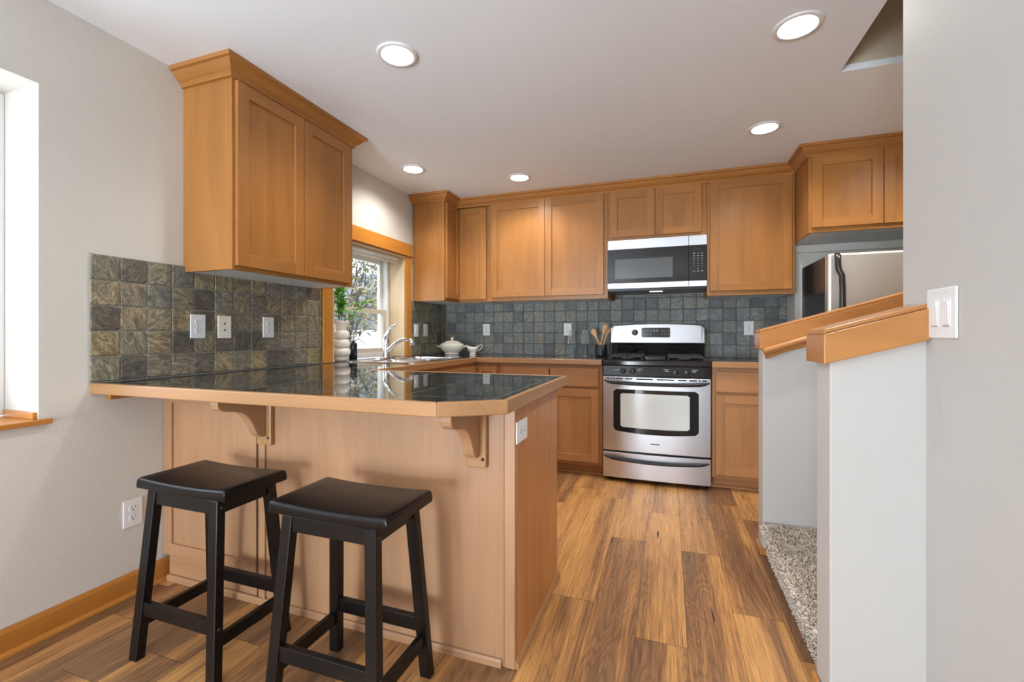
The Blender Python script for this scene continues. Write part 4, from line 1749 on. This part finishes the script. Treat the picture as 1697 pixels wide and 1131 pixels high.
yp = 3.8985
dp = MB()
dp.prism([(p[0], p[1]) for p in rrect(-0.208, 0.018, 1.082, 1.162, 0.012)], 'y', yp - 0.004, yp + 0.012)
disp = dp.build('display_panel', M['black'], back, bevel=0.001)
touch = plain('touch_grey', (0.28, 0.28, 0.28), 0.5)
for r_ in range(2):
    for k in range(3):
        for xb in (-0.186, -0.050 + 0.002):
            xx = xb + 0.024 * k + (0.0 if xb < -0.1 else 0.0)
            a = MB()
            a.box(xx, xx + 0.011, yp - 0.0046, yp - 0.0035, 1.133 - 0.027 * r_, 1.139 - 0.027 * r_)
            a.build('touch_key', touch, disp)
# seven-segment clock
SEG = {'2': 'abged', '1': 'bc', '4': 'fgbc', '7': 'abc', '5': 'afgcd', '0': 'abcdef', ':': ''}


def seven(mb, ch, x, z, w_, h_, y, t=0.0011):
    if ch == ':':
        mb.box(x, x + t * 1.4, y, y + 0.001, z + h_ * 0.25, z + h_ * 0.25 + t * 1.4)
        mb.box(x, x + t * 1.4, y, y + 0.001, z + h_ * 0.7, z + h_ * 0.7 + t * 1.4)
        return
    S = {'a': (0, w_, h_ - t, h_), 'd': (0, w_, 0, t), 'g': (0, w_, h_ / 2 - t / 2, h_ / 2 + t / 2), 'f': (0, t, h_ / 2, h_), 'e': (0, t, 0, h_ / 2),
         'b': (w_ - t, w_, h_ / 2, h_), 'c': (w_ - t, w_, 0, h_ / 2)}
    for q in SEG[ch]:
        u = S[q]
        mb.box(x + u[0], x + u[1], y, y + 0.001, z + u[2], z + u[3])


a = MB()
xx = -0.112
for ch, wd in (('2', 0.010), (':', 0.004), ('1', 0.009), ('4', 0.010)):
    seven(a, ch, xx, 1.130, 0.0075, 0.014, yp - 0.0046)
    xx += wd + 0.001
a.build('clock_digits', M['led'], disp)
a = MB()
a.lathe([(0.0001, 0.016), (0.020, 0.015), (0.024, 0.010), (0.026, 0.0)], (0, 0, 0), 28)
a.box(-0.004, 0.004, -0.022, 0.022, 0.012, 0.022)
kx = -0.262
ky = on_guard(kx)
a.v = [(kx + p[0], ky - p[2] + 0.004, 1.122 + p[1]) for p in a.v]
a.build('oven_knob', M['black_sat'], back, bevel=0.001)

# ================================================================== microwave
mw = thing('microwave', 'stainless over the range microwave with dark glass door', 'microwave', (-0.1, 3.88, 1.476))
MX0, MX1, MY = -0.4605, 0.2805, 3.690
a = MB()
a.box(MX0, MX1, MY + 0.022, BY - 0.014, 1.456, 1.866)
a.build('microwave_body', M['black_sat'], mw, bevel=0.002)
d = MB()
d.box(MX0, 0.1515, MY, MY + 0.0215, 1.476, 1.518, 0)
d.box(MX0, 0.1515, MY, MY + 0.0215, 1.792, 1.866, 0)
d.box(MX0, 0.1515, MY + 0.001, MY + 0.0215, 1.518, 1.792, 1)
mdoor = d.build('microwave_door', [M['steel'], M['black']], mw, bevel=0.0012)
g = MB()
g.box(-0.402, 0.036, MY - 0.0004, MY + 0.0005, 1.555, 1.711)
g.build('door_window', M['screen'], mdoor)
d = MB()
d.box(0.1535, MX1, MY, MY + 0.0215, 1.476, 1.518, 0)
d.box(0.1535, MX1, MY, MY + 0.0215, 1.792, 1.866, 0)
d.box(0.1535, MX1, MY + 0.001, MY + 0.0215, 1.518, 1.792, 1)
mp = d.build('control_panel', [M['steel'], M['black']], mw, bevel=0.0012)
kp = MB()
for r_ in range(8):
    for c_ in range(3):
        wd = 0.005 if 2 < r_ < 7 else 0.012
        if r_ == 6 and c_ != 1:
            continue
        xx = 0.190 + 0.028 * c_
        zz = 1.728 - 0.0195 * r_
        kp.box(xx - wd / 2, xx + wd / 2, MY - 0.0003, MY + 0.0015, zz - 0.002, zz + 0.002)
kp.build('keypad_marks', M['mark'], mp)
kp = MB()
xx = 0.186
for ch in '10:00':
    seven(kp, ch, xx, 1.752, 0.008, 0.014, MY - 0.0003, 0.0012)
    xx += 0.005 if ch == ':' else 0.0125
kp.build('clock_digits', plain('dim_digits', (0.07, 0.075, 0.075), 0.4), mp)
uv = MB()
uv.box(-0.14, -0.04, 3.78, 3.84, 1.4535, 1.4558)
uv.build('task_lamp', mk_emit('task_lamp_glow', (1, 0.9, 0.75), 1.2), mw)

# ================================================================== refrigerator
fg = thing('refrigerator', 'stainless refrigerator with black sides behind the stair rail', 'refrigerator', (1.3, 3.5, 0))
a = MB()
a.box(0.932, 1.685, 3.305, 3.805, 0.03, 1.595)
a.build('fridge_body', plain('fridge_side', (0.018, 0.017, 0.017), 0.22), fg, bevel=0.006)
for z0_, z1_, nm in ((0.62, 1.605, 'fridge_door'), (0.05, 0.612, 'freezer_drawer')):
    a = MB()
    a.box(0.930, 1.687, 3.232, 3.303, z0_, z1_)
    o = a.build(nm, M['steel_v'], fg, bevel=0.016, seg=4)
    h = MB()
    if nm == 'fridge_door':
        h.tube([(0.976, 3.231, 1.590), (0.976, 3.215, 1.588), (0.976, 3.212, 1.545), (0.977, 3.205, 1.50), (0.988, 3.185, 1.46), (0.990, 3.182, 1.38), (0.990, 3.182, 0.90), (0.980, 3.2, 0.82), (0.978, 3.231, 0.80)], 0.017, 12)
        h.build('door_handle', plain('handle_dark', (0.06, 0.055, 0.05), 0.25, 0.7), o)
    else:
        h.tube([(1.0, 3.231, 0.55), (1.0, 3.19, 0.55), (1.62, 3.19, 0.55), (1.62, 3.231, 0.55)], 0.014, 12)
        h.build('drawer_handle', plain('handle_dark2', (0.06, 0.055, 0.05), 0.25, 0.7), o)
for sx in (0.97, 1.64):
    for sy in (3.34, 3.76):
        a = MB()
        a.lathe([(0.0001, 0.0005), (0.02, 0.0005), (0.02, 0.031), (0.0001, 0.031)], (sx, sy, 0), 12)
        a.build('levelling_foot', M['black_matte'], fg)

# ================================================================== wall plates
def duplex(label, face, pos, horizontal=False, kind='duplex', double=False, grp=None, mat='white'):
    """pos: (u, wall coordinate, z); face E (+X), S (-Y), W (-X)"""
    u, wcoord, z = pos
    nm = {'duplex': 'power_outlet', 'jack': 'phone_jack_plate', 'switch': 'light_switch'}[kind]

    def T(p):   # local: p0 across, p1 up, p2 out
        a_, b_, c_ = p
        if horizontal:
            a_, b_ = b_, a_
        if face == 'E':
            return (wcoord + c_, u + a_, z + b_)
        if face == 'W':
            return (wcoord - c_, u - a_, z + b_)
        return (u + a_, wcoord - c_, z + b_)
    root = thing(nm, label, {'duplex': 'outlet', 'jack': 'jack', 'switch': 'switch'}[kind], T((0, 0, 0)), grp)
    hw = 0.058 if double else 0.0365
    hh = 0.0575
    pl = MB()
    pl.box(-hw, hw, -hh, hh, 0.0006, 0.006)
    pl.v = [T(p) for p in pl.v]
    pl.build('cover_plate', M[mat], root, bevel=0.0025)
    if kind == 'duplex':
        for s in (-1, 1):
            f_ = MB()
            f_.prism([(p[0], p[1]) for p in rrect(-0.017, 0.017, s * 0.0195 - 0.0135, s * 0.0195 + 0.0135, 0.0125)], 'z', 0.004, 0.0075)
            f_.v = [T(p) for p in f_.v]
            rec = f_.build('receptacle', M[mat], root, bevel=0.0008)
            h = MB()
            for dx, hgt in ((-0.0065, 0.0045), (0.0065, 0.0038)):
                h.box(dx - 0.0011, dx + 0.0011, s * 0.0195 + 0.001, s * 0.0195 + 0.001 + hgt * 2, 0.0070, 0.0078)
            h.box(-0.0024, 0.0024, s * 0.0195 - 0.0095, s * 0.0195 - 0.0045, 0.0070, 0.0078)
            h.v = [T(p) for p in h.v]
            h.build('slots', M['slot'], rec)
        sc_ = MB()
        sc_.box(-0.0025, 0.0025, -0.0025, 0.0025, 0.0055, 0.0066)
        sc_.v = [T(p) for p in sc_.v]
        sc_.build('screw', M['chrome'], root)
    elif kind == 'jack':
        for s in (-1, 1):
            h = MB()
            h.box(-0.004, 0.004, s * 0.016 - 0.004, s * 0.016 + 0.004, 0.0055, 0.0067)
            h.box(-0.0022, 0.0022, s * 0.016 + 0.004, s * 0.016 + 0.006, 0.0055, 0.0067)
            h.v = [T(p) for p in h.v]
            h.build('jack', M['slot'], root)
    elif kind == 'switch':
        offs = (-0.023, 0.023) if double else (0,)
        for ox in offs:
            f_ = MB()
            f_.box(ox - 0.0165, ox + 0.0165, -0.033, 0.033, 0.004, 0.0066)
            f_.v = [T(p) for p in f_.v]
            fr_ = f_.build('rocker', M[mat], root, bevel=0.0008)
            f_ = MB()
            f_.add([(ox - 0.0125, -0.027, 0.0067), (ox + 0.0125, -0.027, 0.0067), (ox + 0.0125, 0.027, 0.0067), (ox - 0.0125, 0.027, 0.0067),
                    (ox - 0.0125, -0.027, 0.0078), (ox + 0.0125, -0.027, 0.0078), (ox + 0.0125, 0.027, 0.0102), (ox - 0.0125, 0.027, 0.0102)],
                   [(3, 2, 1, 0), (4, 5, 6, 7), (0, 1, 5, 4), (1, 2, 6, 5), (2, 3, 7, 6), (3, 0, 4, 7)])
            f_.v = [T(p) for p in f_.v]
            f_.build('paddle', M[mat], fr_, bevel=0.0006)
            g_ = MB()
            g_.box(ox - 0.012, ox + 0.012, -0.0312, -0.0285, 0.0064, 0.0070)
            g_.v = [T(p) for p in g_.v]
            g_.build('dimmer_slot', plain('slot_grey', (0.35, 0.35, 0.36), 0.5), fr_)
            h = MB()
            for s in (-1, 1):
                h.box(ox - 0.0022, ox + 0.0022, s * 0.048 - 0.0022, s * 0.048 + 0.0022, 0.0055, 0.0066)
            h.v = [T(p) for p in h.v]
            h.build('screw', plain('screw_white', (0.6, 0.6, 0.6), 0.4), root)
    return root


TF = WX + 0.0122
duplex('white outlet on the slate tiles nearest the peninsula end, leftmost of three plates', 'E', (1.537, TF, 1.145))
duplex('cream phone jack plate on the slate tiles between two outlets', 'E', (1.674, TF, 1.144), kind='jack', mat='cream')
duplex('white outlet on the slate tiles under the left upper cabinet, nearest the window', 'E', (1.940, TF, 1.146))
duplex('white outlet low on the bare left wall above the baseboard', 'E', (1.266, WX, 0.345))
duplex('white switch plate beside the right window casing', 'E', (3.521, TF, 1.142), kind='switch')
duplex('white switch plate nearer the kitchen corner', 'E', (3.686, TF, 1.146), kind='switch')
BF_ = BY - 0.0122
duplex('white outlet on the back tiles above the gravy boat', 'S', (-1.693, BF_, 1.152))
duplex('white outlet on the back tiles behind the wine glasses', 'S', (-0.878, BF_, 1.152))
duplex('white outlet on the back tiles right of the stove', 'S', (0.626, BF_, 1.158))
duplex('white sideways outlet on the wooden end panel of the peninsula', 'E', (1.452, PX1, 0.778), horizontal=True)
duplex('white double dimmer switch plate on the right wall above the stair cap', 'W', (1.292, X1, 1.155), kind='switch', double=True)

# ================================================================== stair: caps, handrail, steps
def cap(label, x0, x1, y0, y1, zt0, h):
    root = thing('rail_cap', label, 'rail cap', (x0, (y0 + y1) / 2, zt0 - h))
    ins = 0.010
    a = MB()

    def ln(zb):
        return [(x0, zb), (x1, zb + SL * (x1 - x0))]
    lo, hi = ln(zt0 - h), ln(zt0)
    a.prism([lo[0], lo[1], (hi[1][0], hi[1][1] - 0.006), (hi[0][0], hi[0][1] - 0.006)], 'y', y0, y1)
    a.build('cap_board', CAP['x'], root, bevel=0.003)
    b = MB()
    b.prism([(x0, zt0 - 0.0055), (x1, zt0 - 0.0055 + SL * (x1 - x0)), (x1, zt0 + 0.006 + SL * (x1 - x0)), (x0 + 0.004, zt0 + 0.006 + SL * 0.004)], 'y', y0 + ins, y1 - ins)
    b.build('top_strip', CAP['x'], root, bevel=0.003)
    return root


cap('fir cap on the near low stair wall, ending at the light switch', 0.377, X1 - 0.0015, 1.340, 1.498, 1.112, 0.083)
cap('long fir cap on the far low stair wall in front of the refrigerator', 0.434, 1.998, 2.508, 2.662, 1.121, 0.088)
a = MB()
hz = 0.985
xa, xb = 0.443, 1.99
prof = [(2.5285, 0.000), (2.500, 0.000), (2.492, 0.006), (2.486, 0.018), (2.462, 0.026), (2.456, 0.036), (2.460, 0.046), (2.475, 0.053), (2.500, 0.054), (2.5285, 0.048)]
V, F = [], []
n = len(prof)
for x in (xa, xa + 0.012, xa + 0.09, xa + 0.0905, xb):
    z = hz + SL * 1.15 * (x - xa)
    for y_, v_ in prof:
        k = 1.06 if x <= xa + 0.09 else 1.0
        V.append((x + (0.02 if (x < xa + 0.02 and v_ < 0.02) else 0), 2.5285 + (y_ - 2.5285) * k, z + v_))
for i in range(4):
    for q in range(n):
        q2 = (q + 1) % n
        F.append((i * n + q, i * n + q2, (i + 1) * n + q2, (i + 1) * n + q))
F += [tuple(range(n))[::-1], tuple(4 * n + q for q in range(n))]
a.add(V, F)
tag(a.build('handrail', CAP['x'], bevel=0.002), 'moulded fir handrail on the stair wall below the long cap', 'handrail')

stt = thing('carpeted_stairs', 'beige speckled carpet stairs rising between the two low walls', 'stairs', (1.2, 2.0, 0))
RISE, RUN, NOSE = 0.158, 0.28, 0.03
XR = 0.475
Y0S, Y1S = 1.479, 2.529
pr = []
a = MB()
NS = 6
pts = [(XR, 0.001)]
for k in range(NS):
    x = XR + RUN * k
    z = RISE * (k + 1)
    pts += [(x, z - 0.035), (x - NOSE + 0.006, z - 0.030), (x - NOSE, z - 0.018), (x - NOSE + 0.004, z - 0.006), (x - NOSE + 0.014, z), (x + RUN, z)]
pts += [(XR + RUN * NS, 0.001)]
a.prism(pts, 'y', Y0S, Y1S)
a.build('steps', M['carpet'], stt)
tf = MB()
rt = random.Random(3)


def tuft(p, nrm):
    n_ = (Vector(nrm) + Vector((rt.uniform(-.5, .5), rt.uniform(-.5, .5), rt.uniform(-.5, .5)))).normalized()
    u_ = n_.orthogonal().normalized()
    v_ = n_.cross(u_)
    P_ = Vector(p)
    h_ = rt.uniform(0.008, 0.014)
    r_ = rt.uniform(0.0026, 0.004)
    ang = rt.random() * 6
    b = [P_ + (u_ * math.cos(ang + k * 2.0944) + v_ * math.sin(ang + k * 2.0944)) * r_ for k in range(3)]
    t_ = [P_ + n_ * h_ + (u_ * math.cos(ang + 0.7 + k * 2.0944) + v_ * math.sin(ang + 0.7 + k * 2.0944)) * r_ * 0.75 for k in range(3)]
    tf.add(b + t_, [(0, 1, 4, 3), (1, 2, 5, 4), (2, 0, 3, 5), (3, 4, 5)], 0, False)


sp_ = 0.0058
y = Y0S + 0.004
while y < Y1S - 0.004:
    for st_k in (0, 1):
        x = XR - NOSE + 0.012 + RUN * st_k
        while x < XR + RUN * (st_k + 1) - 0.004:
            tuft((x + rt.uniform(-.0028, .0028), min(max(y + rt.uniform(-.0028, .0028), Y0S + 0.010), Y1S - 0.012), RISE * (st_k + 1) - 0.003), (-0.1, 0, 1))
            x += sp_
    for st_k in (0, 1):
        z = 0.006 + RISE * st_k
        while z < RISE * (st_k + 1) - 0.036:
            tuft((XR + RUN * st_k, min(max(y + rt.uniform(-.0028, .0028), Y0S + 0.010), Y1S - 0.012), z + rt.uniform(-.002, .002)), (-1, 0, -0.1))
            z += sp_
    for k in range(7):
        th = -0.9 + 2.2 * k / 6
        tuft((XR - NOSE + 0.013 - 0.012 * math.cos(th), min(max(y, Y0S + 0.012), Y1S - 0.014) + rt.uniform(-.002, .002), RISE - 0.017 + 0.014 * math.sin(th)), (-math.cos(th), 0, math.sin(th)))
    y += sp_
tfo = tf.build('carpet_pile', M['yarn'], stt, recalc=False)
tfo['kind'] = 'stuff'

# ================================================================== bar stools
def make_stool(loc, label):
    root = thing('bar_stool', label, 'stool', (0, 0, 0), None)
    H, TH = 0.612, 0.034
    sx, sy = 0.208, 0.122
    # saddle seat
    nx, ny = 16, 8
    V, F = [], []

    def topz(x):
        return H - 0.008 * (1 - (abs(x) / sx) ** 2.2)

    def sec(x):     # closed section across y, rounded edges
        t_ = topz(x)
        e = max(0.0, (abs(x) - (sx - 0.012)) / 0.012)
        dz = 0.010 * (1 - math.sqrt(max(0, 1 - e * e)))
        b_ = H - 0.0385
        t_ -= dz
        r_ = 0.010
        pts_ = []
        for k in range(4):
            th = PI / 2 * k / 3
            pts_.append((sy - r_ + r_ * math.sin(th), t_ - r_ + r_ * math.cos(th)))
        pts_ += [(sy, b_ + 0.003), (sy - 0.003, b_), (-sy + 0.003, b_), (-sy, b_ + 0.003)]
        for k in range(4):
            th = PI / 2 * k / 3
            pts_.append((-sy + r_ - r_ * math.cos(th), t_ - r_ + r_ * math.sin(th)))
        return [(x, p[0], p[1]) for p in pts_]
    xs_ = [-sx, -sx + 0.002, -sx + 0.006, -sx + 0.012] + [(-sx + 0.012) + (2 * sx - 0.024) * k / 14 for k in range(1, 14)] + [sx - 0.012, sx - 0.006, sx - 0.002, sx]
    n_ = len(sec(0))
    for x in xs_:
        V += sec(x)
    for i in range(len(xs_) - 1):
        for q in range(n_):
            q2 = (q + 1) % n_
            F.append((i * n_ + q, i * n_ + q2, (i + 1) * n_ + q2, (i + 1) * n_ + q))
    F += [tuple(range(n_)), tuple((len(xs_) - 1) * n_ + q for q in range(n_))[::-1]]
    s = MB()
    s.add(V, F, 0, True)
    so = s.build('seat', M['stool'], root)
    md = so.modifiers.new('es', 'EDGE_SPLIT')
    md.split_angle = math.radians(50)
    zt_ = 0.5705
    lx, ly = 0.019, 0.0150
    FXo, FYo, TXo, TYo = 0.181, 0.137, 0.146, 0.098

    def at(z):
        k = z / zt_
        return FXo + (TXo - FXo) * k, FYo + (TYo - FYo) * k
    for ax in (-1, 1):
        for ay in (-1, 1):
            l = MB()

            def q4(z):
                cx_, cy_ = at(z)
                return [(ax * cx_ + dx_ * lx, ay * cy_ + dy_ * ly, z) for dx_, dy_ in ((-1, -1), (1, -1), (1, 1), (-1, 1))]
            l.hexa(q4(0.0005), q4(zt_))
            lo_ = l.build('leg', M['stool'], root, bevel=0.003)
            b_ = MB()
            for zz in (0.172, 0.545):
                cx_, cy_ = at(zz)
                b_.tube([(ax * (cx_ + lx - 0.001), ay * cy_, zz), (ax * (cx_ + lx + 0.0018), ay * cy_, zz)], 0.0055, 12)
            b_.build('bolt_cap', M['black_matte'], lo_)
    for ay in (-1, 1):
        x_, y_ = at(0.172)
        r_ = MB()
        r_.box(-x_ + lx - 0.002, x_ - lx + 0.002, ay * y_ - 0.010, ay * y_ + 0.010, 0.150, 0.196)
        r_.build('stretcher', M['stool'], root, bevel=0.0025)
        x_, y_ = at(0.545)
        r_ = MB()
        r_.box(-x_ + lx - 0.002, x_ - lx + 0.002, ay * y_ - 0.010, ay * y_ + 0.010, 0.522, 0.5695)
        r_.build('apron', M['stool'], root, bevel=0.0025)
    for ax in (-1, 1):
        x_, y_ = at(0.125)
        r_ = MB()
        r_.box(ax * x_ - 0.010, ax * x_ + 0.010, -y_ + ly - 0.002, y_ - ly + 0.002, 0.106, 0.146)
        r_.build('stretcher', M['stool'], root, bevel=0.0025)
        x_, y_ = at(0.545)
        r_ = MB()
        r_.box(ax * x_ - 0.010, ax * x_ + 0.010, -y_ + ly - 0.002, y_ - ly + 0.002, 0.522, 0.5695)
        r_.build('apron', M['stool'], root, bevel=0.0025)
    root.location = loc
    return root


stool = make_stool((-1.528, 1.152, 0), 'black wooden saddle stool on the left, beside the low wall outlet')
stool['group'] = 'black bar stools at the peninsula'
dup(stool, (-0.918, 1.140, 0), 'black wooden saddle stool on the right, standing before the wide peninsula panel')

# ================================================================== recessed lamps
def can(x, y, label, group, power=LAMP_W):
    root = thing('recessed_downlight', label, 'ceiling light', (x, y, CEIL - 0.005), group)
    a = MB()
    a.lathe([(0.0705, 0.004), (0.088, 0.0005), (0.089, -0.001 + 0.0), (0.086, -0.005), (0.072, -0.007), (0.0675, -0.004), (0.0640, 0.05), (0.058, 0.088), (0.0625, 0.088), (0.0705, 0.05)],
            (x, y, CEIL - 0.0012), 40, close=True)
    a.build('trim_ring', M['white_gloss'], root)
    b_ = MB()
    b_.lathe([(0.0001, 0.070), (0.03, 0.071), (0.050, 0.078), (0.055, 0.086), (0.0001, 0.0875)], (x, y, CEIL), 32)
    b_.build('lamp', M['lens'], root)
    l = bpy.data.lights.new('downlight_bulb', 'SPOT')
    l.energy = power
    l.color = WARM
    l.spot_size = math.radians(150)
    l.spot_blend = 0.6
    l.shadow_soft_size = 0.05
    lo_ = bpy.data.objects.new('downlight_bulb', l)
    COL.objects.link(lo_)
    lo_.parent = root
    lo_.location = (0, 0, 0.045)
    return root


LN = ['recessed ceiling light nearest the left upper cabinet', 'largest recessed ceiling light, beside the stairwell opening', 'recessed ceiling light in front of the cabinet right of the microwave',
      'recessed ceiling light near the window wall', 'recessed ceiling light in front of the wide upper cabinet', 'added unseen ceiling light brightening the refrigerator end, behind the right wall']
for (x, y), nme in zip(LAMPS, LN):
    can(x, y, nme, 'recessed kitchen lights')
LB = ['recessed ceiling light over the left of the living room by the camera', 'recessed ceiling light behind the camera', 'recessed ceiling light left of the patio door',
      'recessed ceiling light by the patio door', 'recessed ceiling light in the right of the living room']
for (x, y), nme in zip(LAMPS_BACK, LB):
    can(x, y, nme, 'recessed living room lights', LAMP_BACK_W)

# ================================================================== outdoors
gd = MB()
gd.box(-40, 30, -40, 50, -0.62, -0.5)
struct(gd.build('ground', M['bounce_ground']))
rf = random.Random(21)
fn_ = thing('garden_fence', 'white board fence across the yard outside the kitchen window', 'fence', (-7.5, 10.0, -0.5))
for k in range(26):
    a = MB()
    x = -12.0 + k * 0.32
    a.box(x, x + 0.312, 9.98, 10.01, -0.5, 1.22)
    a.build('fence_board', M['fence'], fn_)
a = MB()
a.box(-12.0, -3.68, 10.012, 10.06, 0.9, 1.0)
a.box(-12.0, -3.68, 10.012, 10.06, -0.2, -0.1)
a.build('rail', M['fence'], fn_)
hs = thing('neighbour_house', 'grey house beyond the fence outside the window', 'house', (-10, 17, -0.5))
a = MB()
a.box(-16, -5, 15, 21, -0.5, 2.2)
a.build('wall', M['siding'], hs)
a = MB()
a.prism([(14.4, 2.2), (21.6, 2.2), (18.0, 4.0)], 'x', -16.4, -4.6)
a.build('roof', M['roof'], hs)


def shrub(label, c, rad, n, mat, name='garden_shrub', cat='shrub', sz=(1, 1, 1), lsize=0.07, trunk=True, h0=-0.5):
    root = thing(name, label, cat, (c[0], c[1], h0))
    lfm = MB()
    st_ = MB()
    for b_ in range(14):
        th = rf.uniform(0, 2 * PI)
        e = rf.uniform(0.2, 1.2)
        end = (c[0] + math.cos(th) * rad * sz[0] * math.cos(e), c[1] + math.sin(th) * rad * sz[1] * math.cos(e), c[2] + rad * sz[2] * math.sin(e) * rf.uniform(0.2, 1))
        pts_ = bez((c[0], c[1], h0), (c[0] + rf.uniform(-.2, .2), c[1] + rf.uniform(-.2, .2), c[2] * 0.7), end, 8)
        st_.tube(pts_, [0.035 * (1 - k / 9.5) for k in range(9)], 5)
        for k in range(4, 9):
            for t_ in range(2):
                p_ = Vector(pts_[k])
                e_ = p_ + Vector((rf.uniform(-1, 1), rf.uniform(-1, 1), rf.uniform(-.3, 1))) * rad * 0.5
                st_.tube([p_, (p_ + e_) / 2 + Vector((0, 0, rf.uniform(-.05, .1))), e_], [0.010, 0.007, 0.003], 4)
    for k in range(n):
        while True:
            d_ = Vector((rf.uniform(-1, 1), rf.uniform(-1, 1), rf.uniform(-1, 1)))
            if 0.15 < d_.length < 1:
                break
        p_ = Vector((c[0] + d_.x * rad * sz[0], c[1] + d_.y * rad * sz[1], c[2] + d_.z * rad * sz[2]))
        leaf(lfm, p_, (rf.uniform(-1, 1), rf.uniform(-1, 1), rf.uniform(-1, 0.6)), lsize * rf.uniform(0.7, 1.3), lsize * 0.3)
    st_.build('branches', M['bark'], root, recalc=False)
    lfm.build('foliage', mat, root, recalc=False)
    return root


shrub('leafy tan shrub close outside the kitchen window', (-4.9, 5.7, 1.75), 0.85, 1400, M['shrub'], sz=(1.1, 1.2, 0.9), lsize=0.085)
shrub('rusty pale shrub growing lower outside the window', (-5.6, 8.3, 1.45), 0.6, 700, M['pinkleaf'], sz=(1.2, 1, 0.6), lsize=0.08)
shrub('bare thin shrub against the white fence', (-7.9, 9.0, 0.6), 0.6, 120, M['shrub'], sz=(1.2, 1, 0.7), lsize=0.07)
for q, (tx, ty, th_) in enumerate([(-7.6, 10.8, 4.5), (-14.5, 12.6, 4.0)]):
    root = thing('bare_tree', ['bare grey tree just behind the white fence', 'bare grey tree further back near the house'][q], 'tree', (tx, ty, -0.5))
    a = MB()
    a.tube(bez((tx, ty, -0.5), (tx + 0.2, ty, 2), (tx - 0.1, ty + 0.2, th_), 10), [0.16 * (1 - k / 12) for k in range(11)], 8)
    a.build('trunk', M['bark'], root, recalc=False)
    a = MB()
    for k in range(46):
        z_ = rf.uniform(1.2, th_)
        an = rf.uniform(0, 6.28)
        L_ = rf.uniform(0.7, 1.5)
        s0 = Vector((tx + 0.05, ty, z_))
        e0 = s0 + Vector((math.cos(an) * L_, math.sin(an) * L_, rf.uniform(0.1, 1.0)))
        m0 = (s0 + e0) / 2 + Vector((0, 0, rf.uniform(-.1, .25)))
        a.tube([s0, m0, e0], [0.035, 0.022, 0.008], 5)
        for t_ in range(4):
            p_ = m0.lerp(e0, rf.random())
            a.tube([p_, p_ + Vector((rf.uniform(-.5, .5), rf.uniform(-.5, .5), rf.uniform(0, .6)))], [0.01, 0.003], 4)
    a.build('branches', M['bark'], root, recalc=False)
